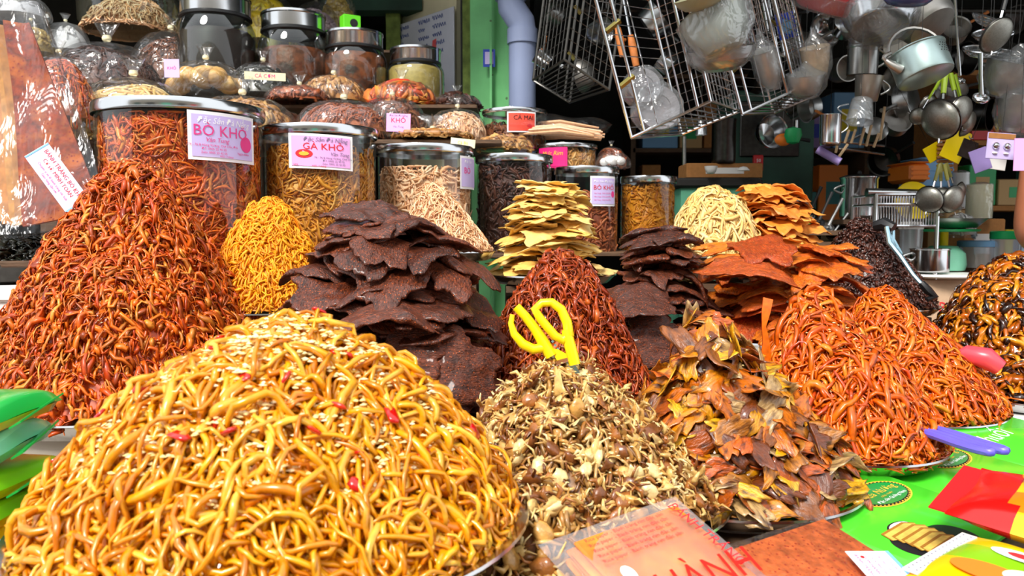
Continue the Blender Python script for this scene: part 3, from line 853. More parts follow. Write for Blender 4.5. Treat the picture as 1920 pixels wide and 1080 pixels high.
# tall dark stack
slab_stack('drk', 'beef_jerky', 'dark brown jerky slab in the tall stack', 'jerky', 'dark jerky slabs in the tall stack', [m_jer], 0.37,
    lambda f: 0.2 if f < 0.6 else 0.2 - 0.1 * ((f - 0.6) / 0.4) ** 1.5, 6, 14, (0.13, 0.19), (0.09, 0.14), 0.012, 100, 0.2, 0.6, 0.0042, 14, edge=0.26, NX=26, fine=0.42)
# lower dark stack
slab_stack('jr2', 'beef_jerky', 'dark brown jerky slab in the lower stack', 'jerky', 'dark jerky slabs in the lower stack', [m_jer], 0.31,
    lambda f: 0.165 - 0.075 * f, 5, 11, (0.12, 0.16), (0.08, 0.11), 0.012, 140, 0.24, 0.6, 0.0042, 10, edge=0.26, NX=26, fine=0.42)
# orange slabs
slab_stack('ors', 'orange_jerky', 'orange jerky slab in the orange stack', 'jerky', 'orange jerky slabs', [m_ora], 0.225,
    lambda f: 0.235 - 0.05 * f, 6, 10, (0.13, 0.19), (0.09, 0.13), 0.010, 170, 0.2, 0.6, 0.005, 12, edge=0.2, NX=24)
# cuttlefish sheets
slab_stack('cut', 'cuttlefish_sheet', 'thin yellow cuttlefish sheet in its stack', 'dried sheet', 'yellow cuttlefish sheets', [m_cut], 0.228,
    lambda f: 0.165 - 0.085 * f, 4, 22, (0.13, 0.18), (0.07, 0.10), 0.005, 200, 0.13, 0.4, 0.007, 10, edge=0.22)
slab_stack('she', 'squid_sheet', 'orange squid sheet piled behind the orange jerky', 'dried sheet', 'folded orange squid sheets', [m_she], 0.185,
    lambda f: 0.155 - 0.055 * f, 4, 15, (0.11, 0.15), (0.07, 0.10), 0.005, 230, 0.2, 0.5, 0.010, 9, edge=0.22)

def put_slab(px, py, D, L, Wd, T, seed, mat, rot, name, label, cat, bend=0.5, ruff=0.005):
    me = slab_mesh(name, L, Wd, T, seed, mat, 34, 24, bend, ruff, 0.2, fine=0.4)
    o = link(name, me, None, W(px, py, D), rot)
    return tag(o, label, cat)
R_ = math.radians
# big slabs hanging down the front of the tall dark stack, and the one crowning it
put_slab(838, 690, 1.262, 0.17, 0.13, 0.014, 301, m_jer, (R_(66), R_(4), R_(8)), 'beef_jerky', 'broad dark jerky slab hanging at the foot of the tall stack, nearest the crab heap', 'jerky')
put_slab(765, 660, 1.27, 0.13, 0.10, 0.013, 302, m_jer, (R_(58), R_(-8), R_(-14)), 'beef_jerky', 'dark jerky slab hanging just behind the yellow heap', 'jerky')
put_slab(715, 585, 1.25, 0.17, 0.09, 0.013, 303, m_jer, (R_(14), R_(-6), R_(5)), 'beef_jerky', 'reddish jerky slab jutting out halfway up the tall stack', 'jerky')
put_slab(690, 395, 1.42, 0.15, 0.09, 0.010, 304, m_jer, (R_(22), R_(6), R_(4)), 'beef_jerky', 'topmost dark jerky slab crowning the tall stack', 'jerky')
put_slab(1195, 560, 1.70, 0.17, 0.12, 0.009, 305, m_jer, (R_(28), R_(4), R_(-10)), 'beef_jerky', 'wide flat jerky slab at the front of the lower dark stack', 'jerky')
put_slab(1225, 640, 1.695, 0.15, 0.12, 0.009, 306, m_jer, (R_(68), R_(6), R_(6)), 'beef_jerky', 'jerky slab hanging upright below the lower dark stack', 'jerky')
put_slab(1400, 500, 1.76, 0.22, 0.12, 0.008, 307, m_ora, (R_(16), R_(4), R_(-6)), 'orange_jerky', 'large bright orange jerky slab at the front of the orange stack', 'jerky')
put_slab(1550, 495, 1.80, 0.15, 0.10, 0.008, 308, m_ora, (R_(24), R_(-8), R_(12)), 'orange_jerky', 'orange jerky slab tilted towards the blackish heap', 'jerky')

# ------------------------------------------------------------------ flat fish, crabs, glazed fish
pos_fis = heap(0.172, 0.238, 1.28, (-0.05, 0.0), 0.014, 61)
V, f = strands(700, pos_fis, disc_sampler(0.165), (0.02, 0.05), 0.006, 0.0018, 5, 0.2, 0.2, (-0.014, -0.002), 0.004, lim(0.17))
V2, F2 = many(V, f); Vd, Fd = dome(pos_fis, 0.166, 0.014)
VV, FF = join([(V2, F2), (Vd, Fd)])
tag(link('fish_crumb_heap', quads('fish_crumb_heap', VV, FF, m_fis), None, H['fis']), 'broken bits of glazed flat fish filling the fish heap', 'dried food', kind='stuff')
fm = [slab_mesh('flat_fish', RNG.uniform(0.05, 0.085), RNG.uniform(0.026, 0.04), 0.0026, 400 + i, m_fis, 12, 8, RNG.uniform(0.3, 1.1) * (1 if i % 4 else -0.6), 0.0035, 0.24, leaf=(i % 3 == 0), curl=RNG.uniform(-0.2, 0.2)) for i in range(14)]
scatter_on(pos_fis, disc_sampler(0.170, 0.10)(300), H['fis'], fm, 'flat_fish', 'glazed flat fish fillet on the fish heap', 'fish', 'glazed flat fish on the heap', lift=0.014, tilt=0.34, scale=(0.7, 1.2), slide=0.35, RH=(0.172, 0.238))
sesame('fis', pos_fis, 0.16, 200, 'sesame seeds stuck on the flat fish heap')

pos_cra = heap(0.188, 0.186, 1.35, (-0.03, 0.0), 0.012, 71)
pos_spl = heap(0.14, 0.10, 1.5, (0, 0), 0.012, 72)
for key, pos, R, n, lab in (('cra', pos_cra, 0.186, 2000, 'brown crab legs and flakes filling the beige crab heap'), ('spl', pos_spl, 0.14, 800, 'brown crab legs and flakes in the small front crab heap')):
    V, f = strands(n, pos, disc_sampler(R), (0.012, 0.034), 0.0028, 0.0016, 5, 0.2, 0.2, (-0.008, 0.004), 0.004, lim(R))
    V2, F2 = many(V, f); Vd, Fd = dome(pos, R * 0.97, 0.012)
    VV, FF = join([(V2, F2), (Vd, Fd)])
    tag(link('crab_flake_heap', quads('crab_flake_heap', VV, FF, m_crl), None, H[key]), lab, 'dried food', kind='stuff')
def crab_mesh(seed):
    r = np.random.default_rng(seed)
    mb = MB()
    mb.ball((0, 0, 0), (0.011, 0.008, 0.0042), 9, 6)
    mb.v = [tuple(np.array(p) * (1 + r.normal(0, 0.09, 3))) for p in mb.v]
    for s in (-1, 1):
        for k in range(3):
            y = -0.004 + k * 0.004
            L = r.uniform(0.8, 1.1)
            mb.tube([(s * 0.008, y, 0), (s * 0.015 * L, y * 1.7, r.uniform(0.0, 0.004)), (s * 0.022 * L, y * 2.8 + r.normal(0, .002), -0.002)], [0.0016, 0.0013, 0.0006], 4)
        mb.tube([(s * 0.006, 0.006, 0), (s * 0.010, 0.012, 0.001), (s * 0.006, 0.018, 0)], [0.0018, 0.0026, 0.001], 5)
    me = bpy.data.meshes.new('baby_crab'); me.from_pydata(mb.v, [], mb.f); me.materials.append(m_cra)
    me.polygons.foreach_set('use_smooth', np.full(len(me.polygons), True))
    return me
cm = [crab_mesh(500 + i) for i in range(6)]
cs = [slab_mesh('crab_shell', RNG.uniform(0.018, 0.03), RNG.uniform(0.012, 0.018), 0.002, 520 + i, m_cra, 8, 6, RNG.uniform(2, 8), 0.0015, 0.25) for i in range(8)]
scatter_on(pos_cra, disc_sampler(0.18, 0.08)(190), H['cra'], cm, 'baby_crab', 'beige baby crab on the main heap', 'crab', 'baby crabs on the main heap', lift=0.007, tilt=0.6, scale=(0.85, 1.5), RH=(0.188, 0.186))
scatter_on(pos_cra, disc_sampler(0.18, 0.08)(200), H['cra'], cs, 'crab_shell', 'beige crab shell piece on the main heap', 'crab shell', 'crab shell pieces on the main heap', lift=0.007, tilt=0.6, scale=(0.8, 1.3), RH=(0.188, 0.186))
scatter_on(pos_spl, disc_sampler(0.13, 0.2)(70), H['spl'], cm, 'baby_crab', 'beige baby crab on the small plate', 'crab', 'baby crabs on the small front plate', lift=0.007, tilt=0.6, scale=(0.85, 1.4), RH=(0.14, 0.1))
scatter_on(pos_spl, disc_sampler(0.13, 0.2)(70), H['spl'], cs, 'crab_shell', 'beige crab shell piece on the small plate', 'crab shell', 'crab shell pieces on the small front plate', lift=0.007, tilt=0.6, scale=(0.8, 1.3), RH=(0.14, 0.1))
sesame('cra', pos_cra, 0.17, 260, 'sesame seeds over the crab heap', size=0.0018)
# two large split crabs low on the heap
o = link('baby_crab', cm[1], None, W(1010, 925, 0.93), (R_(25), R_(10), R_(100))); o.scale = (2.3, 2.1, 1.8); tag(o, 'largest pale crab lying at the foot of the crab heap', 'crab')
o = link('baby_crab', cm[3], None, W(1030, 985, 0.88), (R_(30), R_(-14), R_(60))); o.scale = (2.1, 1.9, 1.7); tag(o, 'second large pale crab, just under the largest one', 'crab')

for key, R, Hh, p, off, n, n1, lab, lab1, sd in (('bro', 0.212, 0.248, 1.7, (-0.01, 0), 2200, 150, 'tall sticky heap of glazed brown fish strips', 'glossy brown fish strip on the tall heap', 81),
                                                 ('sml', 0.155, 0.075, 1.4, (-0.05, 0.0), 900, 60, 'low heap of glazed brown fish strips on the plate at the frame edge', 'glossy brown fish strip on the low heap', 83)):
    strand_heap(key, 'glazed_fish_heap', lab, 'dried food', m_bro, R, Hh, p, off, 0.012, n, (0.025, 0.065), 0.0065, 0.0013, 6, 0.2, 0.25, (-0.012, 0.008), 0.010, n1, lab1,
                'glazed fish strips, ' + ('tall heap' if key == 'bro' else 'low heap'), 'glazed_fish_strip', 'strip', seed=sd, big=1.3)
# ------------------------------------------------------------------ jars
def card_on(root, R, az, z0, z1, wd, border, field, tilt=0.0, name='label_card', er=0.0015):
    """paper label bent round a jar of radius R, centred at azimuth az (0 faces -y); returns bend(x, y, lift)"""
    def bd(x, y, e=0.0):
        yy = y + x * math.tan(tilt)
        a = x / R + az
        rr = R + er + e
        return Vector((rr * math.sin(a), -rr * math.cos(a), yy))
    zc, hh = (z0 + z1) / 2, (z1 - z0) / 2
    def sheet(nm, w, h, mat, e, parent, cx=0.0, cz=0.0, n=10):
        v = [bd(cx - w / 2 + w * i / n, zc + cz + s * h / 2, e) for i in range(n + 1) for s in (-1, 1)]
        v += [bd(cx - w / 2 + w * i / n, zc + cz + s * h / 2, e - 0.0006) for i in range(n + 1) for s in (-1, 1)]
        o = 2 * n + 2
        f = [(2 * i, 2 * i + 2, 2 * i + 3, 2 * i + 1) for i in range(n)] + [(o + 2 * i + 1, o + 2 * i + 3, o + 2 * i + 2, o + 2 * i) for i in range(n)]
        return MB().add(v, f).build(nm, mat, parent)
    card = sheet(name, wd, 2 * hh, border, 0.0, root)
    sheet('printed_field', wd * 0.9, 2 * hh * 0.86, field, 0.0012, card)
    def put(s, size, mat, x, y, shear=0.0, sq=1.0, e=0.0024):
        return text(s, size, mat, card, bend=lambda a, b: bd(a + x, b + y + zc, e), shear=shear, squeeze=sq)
    def blob(w, h, mat, x, y, e=0.0018, n=20):
        v = [bd(x + w / 2 * math.cos(2 * PI * i / n), zc + y + h / 2 * math.sin(2 * PI * i / n), e) for i in range(n)]
        return MB().add(v, [tuple(range(n))]).build('printed_spot', mat, card)
    return put, blob, hh

def pet_jar(px, py_top, D, wpx, hgt, label, cmat, fill, cw=(0.03, 0.06), cr=(0.0032, 0.002), n=2200, lidh=0.022, seed=1, name='storage_jar', group=None):
    c = W(px, py_top, D)
    R = S(wpx, D) / 2 * 0.985
    zb = c.z - hgt
    o = empty(name, (c.x, c.y, zb), label=label, cat='jar', group=group)
    hb = hgt - lidh * 0.6
    MB().lathe([(0.001, 0.002), (R * 0.93, 0.002), (R * 0.97, 0.008), (R * 0.97, hb - 0.02), (R * 0.955, hb)], 64).build('jar_wall', CLEAR, o)
    lid = MB().lathe([(R * 0.985, hgt - lidh), (R * 1.0, hgt - lidh), (R * 1.008, hgt - lidh * 0.85), (R * 1.008, hgt - 0.004), (R * 0.995, hgt), (R * 0.9, hgt - 0.001), (R * 0.85, hgt - 0.005), (0.001, hgt - 0.005)], 72)
    lid.lathe([(0.001, hgt - 0.008), (R * 0.98, hgt - 0.008), (R * 0.985, hgt - lidh)], 48)
    lid.build('lid', STEEL, o)
    # contents: shreds against the wall and over the top
    Rc = R * 0.93
    top = hgt * fill
    wv = waves(seed, 5, 20, 60)
    def wall(q):
        a = q[:, 0] / Rc
        rr = Rc - 0.004
        return np.stack([rr * np.sin(a), -rr * np.cos(a), np.clip(q[:, 1], 0.006, None)], 1)
    def samp(m):
        s = RNG.uniform(-PI * 0.62, PI * 0.62, m) * Rc
        lim_ = top * (1 + 0.05 * np.sin(s / Rc * 3.1 + seed) + 0.03 * np.sin(s / Rc * 7.7 + seed))
        return np.stack([s, RNG.uniform(0.01, 1, m) * lim_], 1)
    def lm(p):
        p = p.copy(); p[:, 1] = np.clip(p[:, 1], 0.006, top * 1.06); return p
    V, f = strands(n, wall, samp, cw, cr[0], cr[1], 6, 0.25, 0.2, (-0.012, 0.003), 0.0, lm)
    tp = heap(Rc * 0.98, hgt * 0.05, 1.4, (0, 0), 0.01, seed)
    V3, f3 = strands(n // 4, tp, disc_sampler(Rc * 0.95, 0.8), cw, cr[0], cr[1], 6, 0.25, 0.2, (-0.008, 0.006), 0.012, lim(Rc * 0.97))
    V3 = V3 + np.array([0, 0, top * 0.96])
    core = MB().lathe([(0.001, 0.006), (Rc * 0.95, 0.006), (Rc * 0.95, top * 0.95), (0.001, top * 0.97)], 40)
    cv = np.array(core.v); cf = np.array(core.f)
    VV, FF = join([many(V, f), many(V3, f3), (cv, cf)])
    ct = link('contents', quads('contents', VV, FF, cmat), o); ct['kind'] = 'stuff'
    az = math.atan2(-c.x, c.y) * -1
    return o, R, hgt, -math.atan2(c.x, c.y)

def view_az(c): return -math.atan2(c[0], c[1])

# jar 1: BO KHO
j, R, hg, va = pet_jar(338, 203, 1.95, 303, 0.365, 'largest steel lidded jar of red beef with a BÒ KHÔ label', m_red, 0.86, (0.03, 0.07), n=3400, seed=1, lidh=0.026)
put, blob, hh = card_on(j, R, va + 0.50, hg - 0.138, hg - 0.03, 0.168, PAPER, LILACP, tilt=-0.02)
put('Đặc Sản Đà Nẵng', 0.019, WHITEPR, 0, hh * 0.62, 0.25, 0.9); put('BÒ KHÔ', 0.034, ROSEPR, -0.008, hh * 0.2, 0, 1.0)
put('Vân Tung', 0.014, ROSEPR, -0.02, -hh * 0.16, 0.25); blob(0.034, 0.036, ROSEPR, 0.054, -hh * 0.2)
for k, s in enumerate(('74 - 76 B Hùng Vương, Chợ Cồn, ĐN', 'ĐT: 0905 25 45 05', 'Zalo: 0905 25 45 05')): put(s, 0.0072, ROSEPR, -0.028, -hh * (0.38 + 0.15 * k))
put('Ngọt thơm', 0.0075, ROSEPR, 0.045, -hh * 0.62); put('HSD: 3 tháng', 0.006, ROSEPR, 0.0, -hh * 0.80)
# jar 2: GA KHO
j, R, hg, va = pet_jar(600, 243, 2.1, 212, 0.335, 'second large jar of golden chicken shreds with a pink GÀ KHÔ label', M('golden_chicken', [(196, 120, 20), (222, 150, 36), (170, 96, 16), (232, 176, 84)], 0.45, noise=0.2, nscale=120), 0.80, (0.025, 0.06), (0.003, 0.0022), 2800, seed=2, lidh=0.024)
put, blob, hh = card_on(j, R, va + 0.01, hg - 0.112, hg - 0.028, 0.158, PAPER, PINKPR, tilt=-0.04)
put('Đặc Sản Đà Nẵng', 0.014, GREYPR, 0.012, hh * 0.66, 0.25); put('GÀ KHÔ', 0.022, REDPR, 0.006, hh * 0.26, 0, 1.15); blob(0.042, 0.021, REDPR, -0.04, -hh * 0.16)
blob(0.024, 0.010, GOLDPR, -0.04, -hh * 0.16, 0.0026)
put('Vân Tung', 0.012, GREYPR, 0.045, -hh * 0.12, 0.25)
for k, s in enumerate(('74 - 76 B Hùng Vương, Chợ Cồn', 'ĐT: 0905 25 45 05', 'Zalo: 0905 25 45 05')): put(s, 0.0068, GREYPR, 0.03, -hh * (0.36 + 0.17 * k))
put('HSD: 3 tháng', 0.006, REDPR, -0.005, -hh * 0.84); put('NSX', 0.006, REDPR, -0.06, -hh * 0.8)
# jar 3: pinkish squid
j, R, hg, va = pet_jar(797, 277, 2.3, 182, 0.315, 'third jar in the row, full of pinkish squid shreds', m_pin, 0.76, (0.03, 0.06), (0.0034, 0.002), 2200, seed=3)
put, blob, hh = card_on(j, R, va + 1.12, hg - 0.12, hg - 0.03, 0.1, PAPER, LILACP); put('BÒ', 0.024, ROSEPR, -0.02, hh * 0.1); put('Đặc Sản', 0.011, WHITEPR, -0.015, hh * 0.66)
# jar 4: brown shreds
j4 = pet_jar(964, 293, 2.45, 146, 0.305, 'jar of dark brown shreds whose lid overhangs, behind the cuttlefish sheets', m_dbr, 0.86, (0.02, 0.05), (0.004, 0.0025), 1800, seed=4)
# jar 5
j, R, hg, va = pet_jar(1100, 315, 2.6, 122, 0.28, 'jar of reddish beef strips with a small violet BÒ KHÔ label near golden shreds', m_rbr, 0.66, (0.03, 0.07), (0.004, 0.0025), 1500, seed=5)
put, blob, hh = card_on(j, R, va + 0.55, hg - 0.125, hg - 0.032, 0.092, PAPER, LILACP)
put('Đặc Sản Đà Nẵng', 0.0095, WHITEPR, 0, hh * 0.64, 0.25); put('BÒ KHÔ', 0.019, REDPR, 0, hh * 0.22); blob(0.014, 0.02, ROSEPR, 0.033, -hh * 0.2)
for k in range(3): put('Vân Tung - Chợ Cồn ĐN', 0.0055, ROSEPR, -0.006, -hh * (0.15 + 0.22 * k))
# jar 6
pet_jar(1215, 332, 2.72, 106, 0.255, 'last jar of the row, filled with yellow orange shreds beside the turquoise wall', M('amber_shreds', [(222, 140, 24), (238, 160, 40), (196, 110, 16)], 0.45, noise=0.2, nscale=120), 0.84, (0.02, 0.05), (0.003, 0.002), 1600, seed=6)
# low tubs behind
j, R, hg, va = pet_jar(965, 209, 2.75, 122, 0.135, 'low round tub with a red CÁ MAI label under the green door', m_bbr, 0.6, (0.02, 0.04), n=500, seed=7, lidh=0.014, name='round_tub')
put, blob, hh = card_on(j, R, va + 0.22, hg - 0.082, hg - 0.016, 0.098, PAPER, M('red_orange_print', (240, 80, 60), 0.6)); put('CÁ MAI', 0.02, INK, 0.005, hh * 0.4); blob(0.018, 0.012, REDPR, 0.025, -hh * 0.35)
j, R, hg, va = pet_jar(1062, 273, 2.72, 116, 0.085, 'low round tub with a magenta label, resting on the violet labelled jar', m_tan, 0.7, (0.02, 0.04), n=500, seed=8, lidh=0.014, name='round_tub')
put, blob, hh = card_on(j, R, va - 0.5, 0.004, 0.07, 0.11, MAGP, MAGP); put('Mực Rim', 0.02, GOLDPR, 0.005, hh * 0.4, 0.2)

# ------------------------------------------------------------------ large glass jars with wide steel caps
def glass_jar(px, py_top, D, capw, hgt, label, cmat, fill, body=1.14):
    c = W(px, py_top, D); rc = S(capw, D) / 2; rb = rc * body; zb = c.z - hgt
    o = empty('glass_jar', (c.x, c.y, zb), label=label, cat='jar')
    ch = rc * 0.52; hs = hgt - ch
    MB().lathe([(0.001, 0.004), (rb * 0.9, 0.004), (rb, 0.02), (rb, hs * 0.72), (rb * 0.97, hs * 0.82), (rc * 0.98, hs * 0.95), (rc * 0.93, hs), (rc * 0.93, hs + 0.01)], 48).build('jar_wall', GLASSJ, o)
    MB().lathe([(rc * 0.97, hs), (rc * 1.0, hs + 0.004), (rc * 1.0, hgt - 0.012), (rc * 1.03, hgt - 0.008), (rc * 1.02, hgt), (rc * 0.95, hgt + 0.002), (rc * 0.9, hgt - 0.004), (0.001, hgt - 0.004)], 56).build('cap', STEEL, o)
    MB().lathe([(rc * 0.96, hs - 0.012), (rc * 1.03, hs - 0.008), (rc * 1.03, hs), (rc * 0.96, hs + 0.004)], 48).build('neck_ring', BLACKP, o)
    rr = rb * 0.94
    m = MB(); m.lathe([(0.001, 0.008), (rr * 0.97, 0.008), (rr, 0.03), (rr, hs * fill * 0.9), (rr * 0.9, hs * fill), (0.001, hs * fill * 1.03)], 40, wob=lambda a, z: 1 + 0.012 * math.sin(5 * a + 60 * z) + 0.01 * math.sin(11 * a - 90 * z))
    ct = m.build('contents', cmat, o); ct['kind'] = 'stuff'
    return o
glass_jar(404, 0, 3.15, 124, 0.36, 'leftmost glass jar with a wide steel cap, holding dark relish', m_dbr, 0.8)
glass_jar(550, 30, 3.2, 114, 0.325, 'glass jar of brown relish with a wide steel cap under the yellow snack bag', m_gja, 0.72)
glass_jar(664, 64, 3.22, 104, 0.26, 'glass jar of brown relish behind the green box', m_gja, 0.86)
glass_jar(779, 94, 3.25, 92, 0.20, 'smallest glass jar, cream filling, nearest the price board', M('cream_relish', [(226, 192, 116), (206, 166, 90)], 0.5, noise=0.2, nscale=60), 0.86)
# wide open glass jar of pale shreds at the top
c = W(245, 62, 3.3)
o = empty('glass_jar', c, label='wide glass jar of pale pink squid shreds at the top left', cat='jar')
MB().lathe([(0.001, 0.004), (0.17, 0.004), (0.19, 0.03), (0.195, 0.12), (0.17, 0.17), (0.165, 0.19)], 48).build('jar_wall', GLASSJ, o)
pp = heap(0.175, 0.12, 2.6, (0, 0), 0.012, 91)
V, f = strands(1200, pp, disc_sampler(0.172, 0.2), (0.04, 0.09), 0.0035, 0.0022, 6, 0.3, 0.25, (-0.006, 0.008), 0.012, lim(0.175))
VV, FF = join([many(V, f), dome(pp, 0.172, 0.006)])
ct = link('contents', quads('contents', VV, FF, m_pin), o); ct['kind'] = 'stuff'

# ------------------------------------------------------------------ tied bags
def bag(px, ptop, pbot, wpx, D, label, cmat, kind='shred', n=520, seed=1, film=BAGF, name='tied_bag', fillr=0.93, flat=2.4, knot=True, size=1.0, group=None, zbase=None):
    c = W(px, pbot, D)
    if zbase is not None: c.z = zbase
    R = S(wpx, D) / 2; hgt = Z(ptop, D) - c.z
    kh = 0.035 * (R / 0.13) if knot else 0.0
    hb = hgt - kh * 0.8
    o = empty(name, c, label=label, cat='bag', group=group)
    r = np.random.default_rng(seed)
    p1, p2, p3 = r.uniform(0, 6.28, 3)
    hb = max(hb, 0.02)
    def wob(a, z): return 1 + 0.025 * math.sin(3 * a + p1) + 0.018 * math.sin(7 * a + p2 + 9 * z) + 0.012 * math.sin(15 * a + p3 - 12 * z) + 0.05 * math.sin(13 * a + p2) * max(0, z / hb) ** 3 * (1 if z < hb else 0.5)
    prof = [(0.001, 0.0), (R * 0.86, 0.0), (R * 0.98, hb * 0.10)]
    for i in range(1, 10):
        t = i / 9
        prof.append((max(R * (1 - t ** flat) ** (1 / 2.2), R * 0.05), hb * (0.10 + 0.90 * t)))
    if knot:
        prof += [(R * 0.06, hb + kh * 0.25), (R * 0.10, hb + kh * 0.6), (R * 0.2, hb + kh * 1.3)]
    MB().lathe(prof, 56, wob=wob).build('film', film, o)
    if knot:
        MB().lathe([(R * 0.06, hb + kh * 0.12), (R * 0.075, hb + kh * 0.18), (R * 0.075, hb + kh * 0.3), (R * 0.06, hb + kh * 0.45)], 12).build('rubber_band', CREAM, o)
    Rc, Hc = R * fillr * 0.98, hb * 0.88
    _wv = waves(seed + 5, 7, 12, 40)
    def pos(q):
        q = np.asarray(q, float); rr = np.clip(np.linalg.norm(q, axis=1) / Rc, 0, 1)
        z = Hc * (1 - rr ** 2.2) ** (1 / flat) * (1 + 0.06 * _wv(q)) - 0.004
        return np.stack([q[:, 0], q[:, 1], np.maximum(z, 0.002)], 1)
    if kind == 'puff':
        mb = MB()
        for q in disc_sampler(Rc * 0.85, 0.2)(26):
            P = pos(q[None])[0]; s = R * r.uniform(0.2, 0.32)
            mb.ball((P[0] * 0.84, P[1] * 0.84, max(P[2] * 0.84 - s * 0.2, s * 0.5)), (s, s * r.uniform(.7, 1), s * r.uniform(0.5, 0.75)), 12, 8, Euler((r.uniform(-.5, .5), r.uniform(-.5, .5), r.uniform(0, 6))).to_matrix())
        ct = mb.build('contents', cmat, o)
    elif kind == 'nut':
        mb = MB()
        for q in disc_sampler(Rc * 0.95, 0.2)(n):
            P = pos(q[None])[0]; s = 0.011 * size * r.uniform(0.8, 1.2)
            mb.ball((P[0] * .97, P[1] * .97, max(P[2] - 0.008, s)), (s, s * .85, s * .7), 7, 5, Euler((r.uniform(0, 3), r.uniform(0, 3), 0)).to_matrix())
        Vd, Fd = dome(pos, Rc * 0.95, 0.015); mb.add(Vd.tolist(), Fd.tolist())
        ct = mb.build('contents', cmat, o)
    else:
        w, h, L = {'shred': (0.0028, 0.002, (0.025, 0.06)), 'flake': (0.009, 0.0025, (0.02, 0.045)), 'stick': (0.007, 0.003, (0.08, 0.14)), 'chip': (0.016, 0.002, (0.05, 0.1))}[kind]
        V, f = strands(n, pos, disc_sampler(Rc * 0.97, 0.25), (L[0] * size, L[1] * size), w * size, h * size, 6, 0.22, 0.2, (-0.008, 0.003), 0.004, lim(Rc))
        VV, FF = join([many(V, f), dome(pos, Rc * 0.98, 0.007)])
        ct = link('contents', quads('contents', VV, FF, cmat), o)
    ct['kind'] = 'stuff'
    return o
P1, P2, P3, P4 = CAMZ + 0.274, CAMZ + 0.442, CAMZ + 0.512, CAMZ + 0.772
# first row, just behind the lids
bag(456, 158, 240, 196, 2.45, 'clear bag of tan shreds rising behind the largest jar', m_tan, 'flake', 500, 11, zbase=P1)
bag(646, 168, 268, 180, 2.5, 'clear bag of reddish brown shreds right behind the GÀ KHÔ jar', m_rbr, 'shred', 900, 12, zbase=P1, flat=2.8)
bag(252, 122, 200, 206, 2.5, 'clear bag of flat pale dried squid behind the largest jar', m_pal, 'stick', 260, 13, zbase=P1, flat=2.6)
bag(736, 166, 240, 132, 2.58, 'clear bag of brown shreds behind a pink KHÔ label', m_bbr, 'flake', 420, 14, zbase=P1, flat=2.8)
bag(858, 190, 258, 116, 2.7, 'clear bag of pale pink squid shreds left of the CÁ MAI tub', m_pin, 'shred', 600, 15, zbase=P1, flat=2.8)
bag(812, 232, 278, 164, 2.44, 'low clear bag of tan flakes on the third jar', m_tan, 'flake', 380, 16, zbase=P1, flat=2.2)
bag(946, 252, 288, 112, 2.52, 'small clear bag of tan shreds lying on the fourth jar', m_tan, 'flake', 240, 17, zbase=CAMZ + 0.245, flat=2.2, knot=False)
# second row
bag(388, 96, 190, 158, 2.86, 'clear bag of round beige puffs with a white knot', m_puf, 'puff', 0, 21, zbase=P2)
bag(562, 147, 190, 126, 2.85, 'clear bag of brown shreds left of the cream label', m_rbr, 'flake', 300, 22, zbase=P2)
bag(626, 126, 170, 132, 2.95, 'clear bag of light brown shreds under the middle glass jar', m_tan, 'flake', 300, 23, zbase=P2)
bag(754, 138, 200, 122, 2.9, 'clear bag of orange snacks with a red packet inside', M('mixed_orange', [(224, 130, 30), (206, 60, 30), (232, 170, 70), (214, 20, 24)], 0.5, noise=0.2), 'chip', 200, 24, zbase=P2)
bag(856, 166, 206, 92, 2.98, 'clear bag of dark brown pieces under the price board', m_dbr, 'chip', 160, 25, zbase=P2)
bag(494, 102, 150, 128, 2.98, 'clear bag of black pieces under the brown relish jar', m_sea, 'flake', 260, 26, zbase=P2 + 0.02)
# third row
bag(203, 56, 150, 216, 2.92, 'big clear bag of dark brown shreds at the upper left', m_dbr, 'shred', 1000, 31, zbase=P2, flat=2.6)
bag(322, 40, 110, 156, 3.2, 'clear bag of brown shreds left of the tall glass jar', m_bbr, 'shred', 700, 32, zbase=P3)
# left column
bag(118, 86, 300, 136, 2.3, 'tall clear bag of dark red shreds behind the rice sheet bag', m_red, 'shred', 900, 33, flat=2.2, zbase=CAMZ + 0.274)
bag(60, 30, 90, 84, 2.9, 'small clear bag of brown nuts at the upper left', m_pnu, 'nut', 120, 34, zbase=P2 + 0.15, size=1.0)
bag(124, 32, 70, 84, 3.1, 'empty pale plastic bag bundled over the dark brown bag', WHITEP, 'flake', 20, 35, film=WRAP, zbase=P3 + 0.14)
bag(34, -25, 34, 110, 3.0, 'white plastic bag at the upper left corner', WHITEP, 'flake', 30, 36, film=WRAP, zbase=P3 + 0.25)
# top row
bag(502, -30, 62, 118, 3.66, 'bag of bright yellow snacks above the relish jars', m_lem, 'chip', 170, 41, zbase=P4, size=1.2)
bag(594, -10, 80, 98, 3.66, 'bag of lilac coated nuts above the relish jars', m_nut, 'nut', 260, 42, zbase=P4)
bag(634, -40, 40, 80, 3.8, 'bag of pale yellow nuts at the top edge', m_pnu, 'nut', 180, 43, zbase=P4)
bag(310, -50, 30, 80, 3.7, 'bag of dark brown nuts at the top edge, left of the tall glass jar', m_dbr, 'nut', 150, 44, zbase=P4)
# crates that carry the raised ones
for (px, D, z, w) in ((60, 2.9, P2 + 0.15, 0.18), (124, 3.1, P3 + 0.14, 0.16), (34, 3.0, P3 + 0.25, 0.2)):
    pass
